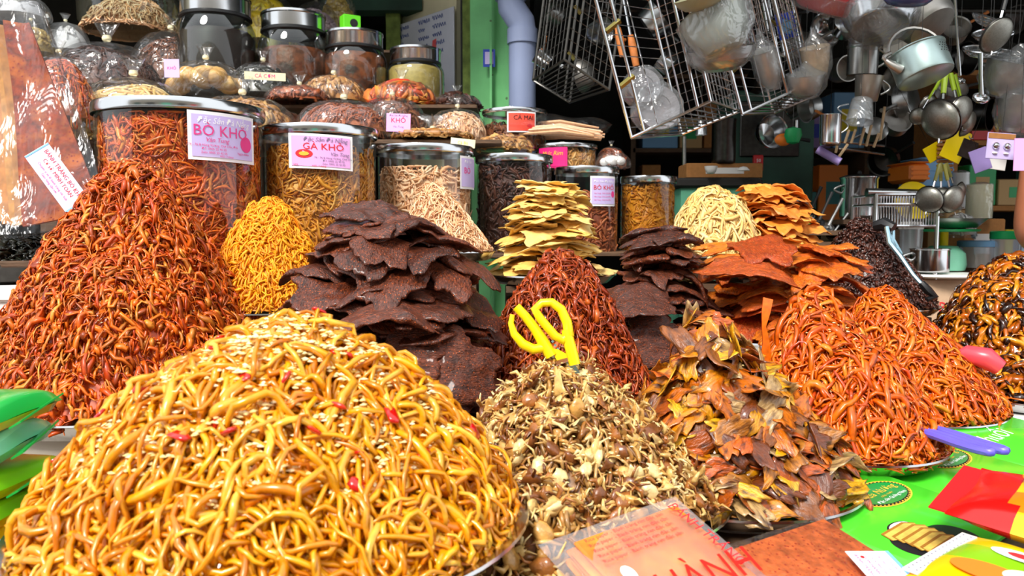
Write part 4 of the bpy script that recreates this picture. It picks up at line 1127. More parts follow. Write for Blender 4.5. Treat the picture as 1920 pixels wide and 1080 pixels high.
# clear open tubs round two of the bags
def tub(px, ptop, pbot, wpx, D, label, zbase):
    c = W(px, pbot, D); c.z = zbase; R = S(wpx, D) / 2; h = Z(ptop, D) - c.z
    o = empty('clear_tub', c, label=label, cat='tub')
    MB().lathe([(0.001, 0.002), (R * 0.97, 0.002), (R, 0.01), (R, h)], 56).build('tub_wall', CLEAR, o)
    MB().lathe([(R * 0.995, h - 0.003), (R * 1.012, h), (R * 0.995, h + 0.003)], 56).build('tub_rim', CLEAR, o)
tub(456, 216, 245, 204, 2.45, 'clear open tub around the tan shred bag behind the largest jar', P1 - 0.002)
tub(646, 248, 268, 188, 2.5, 'clear open tub around the reddish brown bag behind the GÀ KHÔ jar', P1 - 0.002)
# paper labels standing among the bags
def card(px, py, D, w, h, mat, label, rot=(0, 0, 0), lines=(), name='paper_label', cat='label'):
    c = W(px, py, D)
    o = MB().box((0, 0, 0), (w, 0.0012, h)).build(name, mat, loc=c, rot=rot)
    tag(o, label, cat)
    for s, size, m, x, y in lines:
        t = text(s, size, m, o); t.location = (x, -0.0012, y)
    return o
card(747, 230, 2.36, 0.07, 0.052, PINKPR, 'pink KHÔ paper label in front of the brown shred bag', (0, R_(2), 0), (('KHÔ', 0.02, REDPR, 0, 0.006), ('Đặc Sản Đà Nẵng', 0.007, GREYPR, 0, 0.02), ('Vân Tung', 0.008, GREYPR, 0, -0.012)))
card(868, 268, 2.3, 0.07, 0.024, CREAM, 'cream paper label with gold writing by the low tan bag', (R_(12), R_(6), 0), (('Cá Bò', 0.012, GOLDPR, 0, 0),))
card(497, 143, 2.76, 0.14, 0.026, CREAM, 'cream paper label with pink writing by the black piece bag', (R_(8), R_(3), 0), (('CÁ CƠM', 0.018, ROSEPR, 0.0, 0),))
card(318, 192, 2.36, 0.07, 0.024, CREAM, 'yellow paper label tucked behind the largest lid', (R_(8), R_(4), 0), (('MỰC', 0.014, GOLDPR, 0, 0),))
card(322, 128, 2.70, 0.05, 0.06, LILACP, 'lilac paper label between the dark brown bag and the puffs', (0, 0, 0), (('KHÔ', 0.014, ROSEPR, 0, 0),))
card(48, 66, 2.7, 0.03, 0.03, LILACP, 'tiny lilac label by the bag of brown nuts', (0, R_(10), 0))
# green carton
o = MB().box((0, 0, 0.03), (0.07, 0.05, 0.062), bev=0.002).build('green_carton', M('carton_green', (100, 214, 30), 0.5), loc=W(657, 60, 3.22) + Vector((0, 0, 0)), rot=(0, 0, R_(30)))
tag(o, 'small bright green carton standing on the relish jar cap', 'carton')
t = MB(); t.lathe([(0.001, 0), (0.016, 0)], 20, Matrix.Translation((0.006, -0.0262, 0.03)) @ Matrix.Rotation(PI / 2, 4, 'X')); t.build('printed_spot', INK, o)
# flat bag of squid sticks on the magenta tub
c = W(1050, 262, 2.72)
o = empty('flat_bag', c, rz=R_(-4), label='flat clear bag of dried squid sticks on the magenta tub', cat='bag')
def pillow(w, d, h, nx=22, ny=14, seed=0, crump=0.006, pinch=0.25, full=0.6):
    wv = waves(seed, 6, 15, 50)
    V = []; F = []
    g = [(u, v) for u in np.linspace(-1, 1, nx) for v in np.linspace(-1, 1, ny)]
    ed = np.array([(u * w / 2, v * d / 2) for u, v in g]); nz = wv(ed)
    for s in (1, -1):
        for i, (u, v) in enumerate(g):
            e = (1 - abs(u) ** 3) * (1 - abs(v) ** 3) if full > 0.5 else (1 - abs(u) ** 8) * (1 - abs(v) ** 8)
            V.append((u * w / 2 * (1 - pinch * 0.1 * (1 - abs(v))), v * d / 2, h / 2 + s * h / 2 * e ** full + crump * nz[i] * (0.3 if s < 0 else 1) * min(1, e + 0.3)))
    n = nx * ny
    for i in range(nx - 1):
        for j in range(ny - 1):
            a = i * ny + j
            F.append((a, a + ny, a + ny + 1, a + 1)); F.append((n + a + 1, n + a + ny + 1, n + a + ny, n + a))
    return V, F
mb = MB(); mb.add(*pillow(0.34, 0.2, 0.075, seed=3)); mb.build('film', BAGC, o)
mb = MB()
for i in range(40):
    y = RNG.uniform(-0.08, 0.08); z = RNG.uniform(0.012, 0.055) * (1 - abs(y) * 6); x0 = RNG.uniform(-0.15, -0.1)
    mb.tube([(x0, y, z), (0.0, y * 0.9, z + 0.008), (0.11 + RNG.uniform(0, 0.04), y * 0.7 + RNG.normal(0, .01), max(z - 0.012, 0.006))], [0.004, 0.0065, 0.003], 5)
ct = mb.build('squid_sticks', m_pin, o); ct['kind'] = 'stuff'
bag(1146, 268, 300, 56, 2.75, 'little clear bag of brown snacks behind the violet labelled jar', m_rbr, 'flake', 120, 51, knot=True, zbase=CAMZ + 0.21)
o = bag(1150, 285, 320, 66, 2.66, 'little bag of white pieces behind the violet labelled jar', WHITEP, 'puff', 0, 52, knot=False, zbase=CAMZ + 0.2)
for i, (px, py) in enumerate(((1178, 313), (1188, 311))):
    pass

# ------------------------------------------------------------------ leaning bag of chilli rice sheets, far left
def frame3(o_, x_, z_):
    """matrix with local x towards x_, local z towards z_"""
    ex = Vector(x_).normalized(); ez = Vector(z_); ez = (ez - ex * ez.dot(ex)).normalized(); ey = ez.cross(ex)
    return Matrix((ex, ey, ez)).transposed().to_4x4(), Vector(o_)
root = empty('rice_sheet_bag', W(85, 436, 1.78), label='tall clear bag of chilli rice sheets leaning at the far left, label blue edged', cat='bag')
rb = root.location
def P_(px, py, D): return W(px, py, D) - rb
def sheet_from(outline, D0, D1, n=2):
    pass
def quadpatch(a, b, c, d, nu, nv, th, seed, amp, wav=1.0):
    """bent sheet spanning corners a b (bottom) d c (top)"""
    a, b, c, d = map(Vector, (a, b, c, d))
    nn = (b - a).cross(d - a).normalized()
    wv = waves(seed, 6, 8, 30)
    V = []
    for s in (0.5, -0.5):
        for i in range(nu):
            for j in range(nv):
                u, v = i / (nu - 1), j / (nv - 1)
                p = (a * (1 - u) + b * u) * (1 - v) + (d * (1 - u) + c * u) * v
                w_ = float(wv(np.array([[u * 0.25 * wav, v * 0.4 * wav]]))[0])
                V.append(p + nn * (amp * w_ + s * th))
    n = nu * nv; F = []
    for i in range(nu - 1):
        for j in range(nv - 1):
            q = i * nv + j
            F.append((q, q + nv, q + nv + 1, q + 1)); F.append((n + q + 1, n + q + nv + 1, n + q + nv, n + q))
    rim = [i * nv for i in range(nu)] + [(nu - 1) * nv + j for j in range(1, nv)] + [i * nv + nv - 1 for i in range(nu - 2, -1, -1)] + [j for j in range(nv - 2, 0, -1)]
    for i in range(len(rim)):
        p, q = rim[i], rim[(i + 1) % len(rim)]
        F.append((q, p, n + p, n + q))
    return V, F
m_crk = M('sheet_edge', [(198, 144, 70), (186, 118, 44)], 0.6, noise=0.35, nscale=50)
for k in range(6):
    dd = 0.018 * k
    mb = MB()
    mb.add(*quadpatch(P_(48 - 14 * k, 428 - 2 * k, 1.74 + dd), P_(194 - 16 * k, 394 - 2 * k, 1.76 + dd), P_(56 - 8 * k, 44 + 6 * k, 1.90 + dd), P_(8 - 10 * k, 40 + 8 * k, 1.89 + dd), 8, 22, 0.006, 70 + k, 0.006))
    s_ = mb.build('rice_sheet', m_ric if k == 0 else m_crk, root)
V, F = quadpatch(P_(-10, 446, 1.71), P_(216, 424, 1.73), P_(76, 8, 1.89), P_(-40, -5, 1.87), 16, 30, 0.001, 77, 0.012, 1.6)
V2, F2 = quadpatch(P_(-10, 446, 1.71), P_(216, 424, 1.73), P_(216, 424, 1.88), P_(-10, 446, 1.88), 12, 5, 0.001, 78, 0.008, 1.6)
mb = MB(); mb.add(V, F); mb.build('film', BAGC, root)
mb = MB(); mb.add(V2, F2); mb.add(*quadpatch(P_(216, 424, 1.73), P_(216, 424, 1.88), P_(76, 8, 1.97), P_(76, 8, 1.89), 5, 24, 0.001, 79, 0.006, 1.6)); mb.build('film_gusset', BAGC, root)
# its label
a, b, d = W(48, 292, 1.685), W(92, 266, 1.70), W(124, 404, 1.665)
ex = (b - a); ez = (a - d)
Mr, _ = frame3(a, ex, ez)
wl, hl = ex.length, ez.length
ctr = (a + b + d + (d + b - a)) / 4
lb = MB().box((0, 0, 0), (wl, 0.001, hl)).build('label_card', M('pale_blue_paper', (206, 214, 246), 0.6), root)
lb.matrix_world = Matrix.Translation(ctr - rb) @ Mr if False else Matrix.Translation(ctr) @ Mr
lb.matrix_parent_inverse = Matrix.Identity(4)
lb.matrix_basis = Matrix.Translation(ctr - rb) @ Mr
e1 = MB().box((0, -0.0008, -hl / 2 + 0.006), (wl, 0.001, 0.004)).box((0, -0.0008, hl / 2 - 0.003), (wl, 0.001, 0.003)).build('blue_edge', BLUEPR, lb)
for s, size, x in (('BÁNH TRÁNG BÒ KHÔ', 0.0125, 0.014), ('Cơ sở: MINH TOÀN', 0.0115, 0.001), ('Chuyên sỉ và lẻ bánh tráng các loại', 0.0072, -0.011), ('Giao hàng tận nơi', 0.0072, -0.019)):
    t = text(s, size, REDPR if size > 0.01 else ROSEPR, lb, M4=Matrix.Translation((x, -0.0012, 0.0)) @ Matrix.Rotation(R_(90), 4, 'X') @ Matrix.Rotation(R_(-90), 4, 'Z'))
# ------------------------------------------------------------------ things in front: scissors, packets, sheet bags
def planar(px_pts, D, dD=0.0):
    """photo-traced outline turned into points on an upright plane at depth D (leaning by dD per 100 px down)"""
    return [W(x, y, D + dD * (y - 620) / 100) for x, y in px_pts]
sc = empty('kitchen_scissors', W(1060, 690, 1.06), label='yellow handled scissors stuck upright in the crab heap', cat='scissors')
so = sc.location
def rel(pts): return [p - so for p in pts]
D0 = 1.07
mb = MB(); mb.tube(rel(planar([(968, 575), (985, 593), (1003, 616), (1018, 640), (1034, 668)], D0, -0.012)), [0.0062, 0.0064, 0.007, 0.008, 0.0085], 10)
mb.tube(rel(planar([(961, 590), (958, 606), (964, 626), (980, 645), (1000, 655), (1018, 652)], D0, -0.012)), [0.0034, 0.0042, 0.0055, 0.0068, 0.007, 0.007], 10)
mb.build('left_handle', YELP, sc)
mb = MB(); mb.tube(rel(planar([(1003, 580), (1016, 568), (1034, 567), (1052, 580), (1063, 604), (1067, 628), (1056, 638), (1041, 630), (1026, 613), (1012, 596)], D0 - 0.012, -0.012)), [0.0062, 0.0058, 0.006, 0.0064, 0.0068, 0.0072, 0.0066, 0.006, 0.006, 0.006], 10, closed=True)
mb.tube(rel(planar([(1062, 618), (1067, 642), (1073, 664), (1078, 684)], D0 - 0.012, -0.012)), [0.007, 0.0078, 0.008, 0.0075], 10)
mb.build('right_handle', YELP, sc)
def plate(outline, D, dD, th, name, mat, parent, off):
    pts = [p - off for p in planar(outline, D, dD)]
    n = (pts[1] - pts[0]).cross(pts[2] - pts[1]).normalized() * th / 2
    k = len(pts); v = [p + n for p in pts] + [p - n for p in pts]
    f = [tuple(range(k)), tuple(range(2 * k - 1, k - 1, -1))] + [(i, k + i, k + (i + 1) % k, (i + 1) % k) for i in range(k)]
    return MB().add(v, f).build(name, mat, parent, smooth=False)
plate([(1030, 652), (1046, 655), (1074, 670), (1078, 688), (1044, 676)], D0, -0.012, 0.008, 'pivot_block', YELP, sc, so)
plate([(1060, 678), (1078, 684), (1102, 722), (1116, 760), (1098, 752), (1080, 712)], D0 - 0.004, -0.012, 0.003, 'blade', STEEL, sc, so)
for k in range(5):
    p = W(1036 + 5 * k, 640 + 7 * k, D0 - 0.006) - so
    MB().box(p, (0.003, 0.003, 0.003), (0, 0.6, 0)).build('tooth', STEEL, sc)

# purple handles lying over the squid plate
pc = W(1795, 830, 1.21)
ps = empty('purple_scissors', pc, label='purple handled scissors lying half under the squid strips', cat='scissors')
a, b = W(1722, 797, 1.24), W(1872, 852, 1.10)
ax = (b - a).normalized(); sd = Vector((0, 0, 1)).cross(ax).normalized()
L = (b - a).length
for s, nm in ((1, 'upper_handle'), (-1, 'lower_handle')):
    c0 = (a + b) / 2 + sd * s * 0.0125 - pc
    pts = []
    for i in range(22):
        t = 2 * PI * i / 22
        cx = math.cos(t); pts.append(c0 + ax * (L / 2 * (abs(cx) ** 0.6) * (1 if cx >= 0 else -1)) + sd * (0.0088 * math.sin(t) * (0.75 + 0.35 * cx)) + Vector((0, 0, 0.006 * s * 0 + 0.004 * math.cos(t))))
    MB().tube(pts, 0.0062, 8, closed=True).build(nm, PURP, ps)
MB().tube([a - pc + ax * 0.0, a - pc - ax * 0.03 + sd * 0.004], [0.008, 0.004], 8).build('pivot', PURP, ps)
MB().box(a - pc - ax * 0.05, (0.08, 0.012, 0.002), Matrix((ax, sd, ax.cross(sd))).transposed()).build('blade', STEEL, ps)
# pink scoop handle behind the squid heap
o = MB().tube([W(1790, 672, 1.60), W(1815, 664, 1.58), W(1850, 672, 1.56), W(1875, 690, 1.55)], [0.012, 0.018, 0.022, 0.016], 12).build('pink_scoop', PINKP, org=W(1835, 672, 1.57))
tag(o, 'pink plastic scoop pushed in between the squid and the low brown heap', 'scoop')

# packets -------------------------------------------------------
GP = M('green_pack', (84, 226, 50), 0.22, coat=0.4, noise=0.05, nscale=9, bump=0.1, bscale=14)
DGP = M('dark_green_print', (14, 142, 64), 0.3, coat=0.3)
CRK = M('cracker_print', (232, 196, 92), 0.4, noise=0.25, nscale=60)
CRE = M('cracker_edge_print', (170, 116, 40), 0.4)
PALM = M('palm_print', (20, 60, 30), 0.4)
def plane_mat(o_, xdir, up=(0, 0, 1)):
    ex = Vector(xdir).normalized(); ez = Vector(up).normalized(); ex = (ex - ez * ex.dot(ez)).normalized(); ey = ez.cross(ex)
    return Matrix.Translation(o_) @ Matrix((ex, ey, ez)).transposed().to_4x4()
def slab_pack(w, d, h, seed, bev=0.006):
    mb = MB()
    n, m = 12, 8
    r = np.random.default_rng(seed)
    V, F = pillow(w, d, h, 16, 12, seed, 0.0, 0.1)
    return mb.add(V, F)
def flat(parent, pts, mat, z, name='printed_shape'):
    return MB().add([(x, y, z) for x, y in pts], [tuple(range(len(pts)))]).build(name, mat, parent)
def ell(cx, cy, a, b, n=36, a0=0, a1=2 * PI): return [(cx + a * math.cos(a0 + (a1 - a0) * i / n), cy + b * math.sin(a0 + (a1 - a0) * i / n)) for i in range(n)]
def coconut_pack(origin, xdir, up, label, seed, w=0.3, d=0.24, h=0.02, badge=(0.0, 0.045), crack=(-0.01, -0.07)):
    Mx = plane_mat(origin, xdir, up)
    o = empty('coconut_cracker_pack', origin, label=label, cat='packet', group=None)
    o.matrix_world = Mx
    mb = MB(); mb.box((0, 0, 0), (w, d, h), bev=0.007)
    mb.build('wrapper', GP, o)
    z = h / 2 + 0.0006
    bx, by = badge
    flat(o, ell(bx, by, 0.072, 0.042), GOLDPR, z, 'badge_ring')
    flat(o, ell(bx, by, 0.069, 0.039), INK, z + 0.0003, 'badge_ring')
    for k in range(44):
        t = 2 * PI * k / 44
        flat(o, ell(bx + 0.067 * math.cos(t), by + 0.0372 * math.sin(t), 0.0026, 0.0016, 6), GOLDPR, z + 0.0006, 'ring_dot')
    flat(o, ell(bx, by, 0.063, 0.034), DGP, z + 0.0009, 'badge_field')
    for s, sz, m, x, y in (('Dừa Nướng', 0.0215, GOLDPR, 0, 0.006), ('GIÒN - THƠM', 0.006, GOLDPR, 0.002, -0.0085), ('Đặc sản Quảng Nam', 0.0105, WHITEPR, 0, -0.019), ('Bánh', 0.011, GOLDPR, -0.012, 0.0225)):
        text(s, sz, m, o, M4=Matrix.Translation((bx + x, by + y, z + 0.0012)), shear=0.15)
    cx, cy = crack
    flat(o, ell(cx - 0.03, cy + 0.004, 0.03, 0.036), INK, z, 'print_shadow')
    flat(o, ell(cx + 0.05, cy - 0.02, 0.04, 0.042), PALM, z, 'palm_print')
    flat(o, ell(cx + 0.012, cy + 0.046, 0.03, 0.017), INK, z + 0.0003, 'coconut_shell_print'); flat(o, ell(cx + 0.013, cy + 0.046, 0.027, 0.014), WHITEPR, z + 0.0006, 'coconut_print')
    for k in range(7):
        y = cy + 0.036 - 0.0145 * k; x = cx + 0.004 * math.sin(k * 1.3) + 0.002 * k
        flat(o, [(x - 0.045, y - 0.004), (x - 0.03, y - 0.010), (x + 0.036, y - 0.012), (x + 0.046, y + 0.005), (x + 0.031, y + 0.0185), (x - 0.038, y + 0.0175)], CRE, z + 0.0009 + k * 0.0004, 'cracker_edge_print')
        flat(o, [(x - 0.043, y - 0.005), (x - 0.03, y - 0.0105), (x + 0.034, y - 0.012), (x + 0.043, y + 0.003), (x + 0.029, y + 0.0135), (x - 0.037, y + 0.0125)], CRK, z + 0.0011 + k * 0.0004, 'cracker_print')
    return o
def from_pts(apex, p1, p2):
    """pack frame: apex = far corner, p1 = its left corner, p2 = its right corner (photo px, px, depth); x runs p1 -> apex, y runs p2 -> apex"""
    A, B, C_ = W(*apex), W(*p1), W(*p2)
    ex = (A - B).normalized(); e2 = (C_ - A).normalized(); ez = ex.cross(-e2).normalized(); ey = ez.cross(ex)
    return A, ex, ey, ez
def mat_of(o_, ex, ey, ez): return Matrix.Translation(o_) @ Matrix((ex, ey, ez)).transposed().to_4x4()
UP1 = Vector((0.02, -0.10, 1)).normalized()
def pack_at(px, py, D, label, seed, sc=0.8):
    Bc = W(px, py, D); xd = W(1700, 905, 1.18) - W(1590, 955, 1.075)
    o = coconut_pack(Bc, xd, UP1, label, seed, 0.30, 0.27, badge=(0.055, 0.055), crack=(-0.06, -0.075))
    Mx = plane_mat(Bc, xd, UP1) @ Matrix.Scale(sc, 4) @ Matrix.Translation((-0.055, -0.055, 0))
    o.matrix_world = Mx
    return o
pack_at(1652, 936, 1.105, 'green coconut cracker packet nearest the fish plate, its badge in full view', 1)
pack_at(1772, 868, 1.28, 'green coconut cracker packet whose badge is half under the purple scissors', 2)
o = empty('green_snack_pack', W(1880, 822, 1.45), label='green snack packet with white letters, farthest back by the squid plate', cat='packet')
o.matrix_world = plane_mat(W(1885, 825, 1.44), W(1700, 905, 1.18) - W(1590, 955, 1.075), UP1)
MB().box((0, 0, 0), (0.26, 0.2, 0.018), bev=0.006).build('wrapper', GP, o)
text('Chuối', 0.05, WHITEPR, o, M4=Matrix.Translation((-0.035, 0.01, 0.0096)), shear=0.2)
flat(o, [(0.0, -0.06), (0.02, -0.062), (0.05, -0.02), (0.03, -0.018)], REDPR, 0.0098); flat(o, [(0.025, -0.062), (0.10, -0.07), (0.11, 0.0), (0.055, -0.02)], CRK, 0.0096)
flat(o, [(-0.125, -0.095), (0.125, -0.095), (0.125, -0.08), (-0.125, -0.08)], DGP, 0.0096)
o = MB().box((0, 0, 0), (0.2, 0.12, 0.006), bev=0.002).build('white_tray_sheet', WHITEP, loc=W(1860, 785, 1.62), rot=(0, 0, R_(30))); tag(o, 'white foam sheet between the squid plate and the small fish plate', 'sheet')
# loose packets hidden below that carry the visible ones
o = MB().box((0, 0, 0), (0.3, 0.3, 0.03), (0, 0, R_(40)), bev=0.008).build('green_snack_pack', GP, loc=W(1800, 960, 1.1) - Vector((0, 0, 0.06))); tag(o, 'green packet lying flat under the coconut cracker packets', 'packet')
# red-yellow packet
o = empty('red_yellow_packet', W(1850, 985, 0.93), label='red and yellow candy packet lying across the green packets', cat='packet')
A, B = W(1838, 905, 1.03), W(1764, 1000, 0.90)
ey = (A - B).normalized(); ez = Vector((-0.05, -0.2, 1)); ez = (ez - ey * ez.dot(ey)).normalized(); ex = ey.cross(ez)
o.matrix_world = mat_of((A + B) / 2 + ex * 0.125, ex, ey, ez)
V, F = pillow(0.25, 0.17, 0.045, 20, 14, 5, 0.004, 0.3)
m_ry = M('pack_yellow', (250, 200, 8), 0.25, coat=0.3)
mb = MB(); mb.add(V, F); wr = mb.build('wrapper', [m_ry, M('pack_red', (216, 16, 12), 0.25, coat=0.3), M('pack_orange', (240, 126, 16), 0.25, coat=0.3), M('pack_window', (214, 160, 120), 0.3, noise=0.4, nscale=40, coat=0.3)], o)
for p in wr.data.polygons:
    c = p.center
    p.material_index = 1 if c.x < -0.065 else (3 if (abs(c.y - 0.01) < 0.03 and c.x > 0.0) else (2 if -0.055 < c.y < 0.0 else 0))
MB().box((-0.13, 0.0, 0.022), (0.028, 0.155, 0.002)).build('crimped_end', REDP, o)
text('T', 0.03, INK, o, M4=Matrix.Translation((0.035, -0.066, 0.036)) @ Matrix.Rotation(R_(38), 4, 'X')); text('K', 0.03, INK, o, M4=Matrix.Translation((0.0, -0.066, 0.036)) @ Matrix.Rotation(R_(38), 4, 'X'))
flat(o, ell(-0.03, 0.035, 0.032, 0.018), PURP, 0.0478, 'printed_spot'); flat(o, ell(-0.012, 0.03, 0.018, 0.012), MAGP, 0.0482, 'printed_spot'); flat(o, ell(-0.06, 0.035, 0.012, 0.016), ORANGEP, 0.047, 'printed_spot')
flat(o, [(-0.01, 0.0), (0.045, 0.012), (0.045, 0.024), (-0.01, 0.012)], REDPR, 0.0486)
for k in range(4): flat(o, ell(0.01 + 0.014 * k, -0.008 + 0.004 * (k % 2), 0.006, 0.006, 14), WHITEPR, 0.0488, 'printed_spot')
# yellow-green packet below it
o = empty('lime_yellow_packet', W(1850, 1062, 0.84), label='yellow and lime packet at the bottom edge with a white dotted strip', cat='packet')
A, ex, ey, ez = from_pts((1815, 1030, 0.86), (1738, 1078, 0.80), (1935, 1062, 0.82))
o.matrix_world = mat_of(A - ex * 0.05 - ey * 0.08 - ez * 0.012, ex, ey, ez)
V, F = pillow(0.17, 0.18, 0.03, 18, 14, 6, 0.003, 0.3)
mb = MB(); mb.add(V, F); wr = mb.build('wrapper', [m_ry, M('pack_lime', (140, 200, 24), 0.25, coat=0.3)], o)
for p in wr.data.polygons: p.material_index = 1 if (-0.01 < p.center.x < 0.03) else 0
flat(o, ell(0.03, 0.02, 0.012, 0.03), WHITEPR, 0.0312, 'printed_spot'); flat(o, ell(0.03, 0.02, 0.006, 0.014), REDPR, 0.0316, 'printed_spot')
flat(o, ell(-0.03, 0.03, 0.02, 0.035), ORANGEP, 0.0308, 'printed_spot'); flat(o, ell(-0.02, -0.01, 0.02, 0.03), CREAM, 0.0312, 'printed_spot')
s = MB().box((0.0, 0.087, 0.020), (0.14, 0.016, 0.002)).build('dotted_strip', WHITEP, o)
for k in range(16):
    for q in (-1, 1): flat(s, ell(-0.064 + 0.0085 * k, 0.087 + q * 0.004, 0.0012, 0.0012, 6), GREYPR, 0.0214, 'dot')

# frosted packet with red letters, bottom centre
o = empty('frosted_sheet_pack', (0, 0, 0), label='frosted packet of orange rice sheets with big red letters before the crabs', cat='packet')
A, ex, ey, ez = from_pts((1270, 916, 0.88), (1046, 993, 0.80), (1545, 1085, 0.76))
o.matrix_world = mat_of(A - ex * 0.088 - ey * 0.12 - ez * 0.014, ex, ey, ez)
m_frc = M('orange_sheet_fill', [(240, 146, 50), (234, 128, 40), (246, 170, 66)], 0.5, noise=0.45, nscale=30)
for k in range(5):
    MB().box((0.004 * math.sin(k * 2), 0.003 * math.cos(k * 3), -0.012 + 0.005 * k), (0.15 - 0.003 * k, 0.2, 0.004), (0, 0, 0.03 * math.sin(k * 2.3)), bev=0.0018).build('rice_sheet', m_frc, o)
mb = MB(); mb.add(*pillow(0.185, 0.25, 0.04, 20, 22, 9, 0.003, 0.15)); f_ = mb.build('film', FROST, o); f_.location = (0, 0, -0.022)
text('THÀNH', 0.05, M('red_letter', (226, 26, 10), 0.4), o, M4=Matrix.Translation((0.008, -0.002, 0.0212)) @ Matrix.Rotation(R_(-4), 4, 'Z'), squeeze=0.8, shear=0.1)
text('BÁNH TRÁNG', 0.018, REDPR, o, M4=Matrix.Translation((0.06, 0.045, 0.0196)) @ Matrix.Rotation(R_(-86), 4, 'Z'), squeeze=0.9)
for k in range(5): text('Rice paper - Bánh tráng rim đặc sản', 0.0068, REDPR, o, M4=Matrix.Translation((-0.012, 0.088 - 0.008 * k, 0.0196)))
flat(o, ell(-0.05, 0.032, 0.007, 0.011), WHITEPR, 0.0205, 'printed_spot')
# second sheet packet, with a card
o = empty('rice_sheet_pack', (0, 0, 0), label='clear packet of red chilli rice sheets with a white card before the fish', cat='packet')
A, ex, ey, ez = from_pts((1548, 957, 0.95), (1400, 1002, 0.88), (1728, 1085, 0.83))
o.matrix_world = mat_of(A - ex * 0.10 - ey * 0.095 - ez * 0.010, ex, ey, ez)
m_rrd = M('chilli_sheet', [(214, 106, 46), (196, 84, 36), (224, 126, 62)], 0.5, noise=0.45, nscale=80, bump=0.5, bscale=120, speck=((160, 44, 22), 170, 0.24))
for k in range(4):
    MB().box((0.003 * math.sin(k * 2), 0, -0.010 + 0.0045 * k), (0.185, 0.175, 0.0035), (0, 0, 0.03 * math.sin(k * 2.3)), bev=0.0016).build('rice_sheet', m_rrd, o)
mb = MB(); mb.add(*pillow(0.21, 0.2, 0.03, 20, 18, 10, 0.003, 0.15)); f_ = mb.build('film', BAGC, o); f_.location = (0, 0, -0.016)
cw_, ch_ = 0.052, 0.05
cd = empty('white_card', (0, 0, 0)); cd.parent = o
cd.matrix_basis = Matrix.Translation((0.052, -0.012, 0.0165)) @ Matrix.Rotation(R_(-22), 4, 'Z')
MB().box((0, 0, 0), (cw_, ch_, 0.0008)).build('card_board', PAPER, cd)
MB().box((cw_ / 2 - 0.002, 0, 0.0005), (0.004, ch_, 0.0008)).build('blue_edge', BLUEPR, cd)
for k, (s, sz) in enumerate((('BÁNH TRÁNG', 0.0058), ('TÔM HÀNH', 0.0058), ('Cơ sở: Minh Toàn', 0.0044), ('ĐT: 0905 25 45 05', 0.0038), ('Giao hàng tận nơi', 0.0038))):
    text(s, sz, ROSEPR, cd, M4=Matrix.Translation((-0.018 + 0.0085 * k, 0, 0.0009)) @ Matrix.Rotation(R_(-90), 4, 'Z'))
flat(cd, ell(-0.012, 0.014, 0.0024, 0.0024, 14), REDPR, 0.0012, 'printed_spot')

# stack of packets at the lower left
m_lp = [M('mint_pack', (120, 214, 170), 0.25, coat=0.4), M('leaf_pack', (130, 214, 20), 0.25, coat=0.4), M('emerald_pack', (30, 176, 70), 0.25, coat=0.4)]
zs = [(742, 0.92, 2, 0.155, 'top green packet of the left stack, its corner folded up'), (800, 0.90, 0, 0.15, 'mint green packet, second from the top of the left stack'),
      (862, 0.90, 1, 0.165, 'lime green packet in the middle of the left stack'), (912, 0.89, 1, 0.165, 'lower lime green packet of the left stack, above the yellow one'),
      (962, 0.88, 3, 0.14, 'yellow and red packet low in the left stack'), (1010, 0.86, 3, 0.12, 'lowest yellow packet of the left stack')]
for i, (py, D, mi, wd, lab) in enumerate(zs):
    c = W(-74 - 6 * (i % 2), py + 58, D)
    o = empty('snack_packet', c, rz=R_(6 * math.sin(i * 2.1)), label=lab, cat='packet')
    mat = m_lp[mi] if mi < 3 else m_ry
    V, F = pillow(wd, 0.15, 0.031, 24, 16, 20 + i, 0.003, 0.3, 0.4)
    mb = MB(); mb.add(V, F); wr = mb.build('wrapper', [mat, m_ry, REDP, m_lp[2]], o)
    for p in wr.data.polygons:
        cx, cy, cz = p.center
        if cz < 0.012 and mi != 0: p.material_index = 1
        if cx > wd * 0.485 and mi in (0, 1): p.material_index = 3
        if mi == 3 and cz < 0.012: p.material_index = 2
    cr = MB().box((wd / 2 + 0.006, 0.012, 0.017), (0.016, 0.10, 0.002), (R_(8), R_(-30), 0)).build('crimped_end', m_lp[2] if mi < 3 else m_ry, o)
    flat(o, ell(0.0, -0.03, 0.03, 0.018), WHITEPR, 0.0318, 'printed_spot')
    MB().box((wd / 2 - 0.012, -0.066, 0.018), (0.012, 0.004, 0.014), (0.5, 0.2, 0)).build('red_flash', REDP, o)
o = empty('picture_card', W(20, 1075, 0.74), label='pale blue edged picture card at the bottom left corner', cat='card')
MB().box((0, 0, 0), (0.1, 0.09, 0.004), (R_(16), 0, R_(-8)), bev=0.001).build('card_board', BLUEPR, o)
MB().box((-0.006, -0.004, 0.0025), (0.085, 0.07, 0.002), (R_(16), 0, R_(-8))).build('printed_field', m_ric, o)
crate(W(-30, 1086, 0.86), 0.2, 0.2, 0.56, 'wooden crate under the stack of snack packets at the left')
# ------------------------------------------------------------------ price board, pipe, sticker
bA, bB, bC = W(748, 182, 4.2), W(748, 62, 4.2), W(862, 14, 3.82)
bD = W(862, 190, 3.82)
ex = Vector((bD.x - bA.x, bD.y - bA.y, 0)); Lb = ex.length
Hb = bC.z - bD.z
pb = empty('price_board', (bA + bD) / 2, label='white price board with blue handwriting hanging beside the green door', cat='board')
pb.location.z = (bC.z + bD.z) / 2
pb.rotation_euler = (0, 0, math.atan2(ex.y, ex.x))
pb.location += Vector((ex.y, -ex.x, 0)).normalized() * 0.03
MB().box((0, 0, 0), (Lb, 0.008, Hb), bev=0.002).build('board', M('board_white', (214, 216, 230), 0.5, noise=0.06, nscale=8), pb)
r = np.random.default_rng(5)
words = ['Mực', 'Bò', 'Cá', 'Tôm', 'Khô', 'Gà', 'Nem', 'Chả', 'Rim', 'Dừa', 'Mè', 'Bánh']
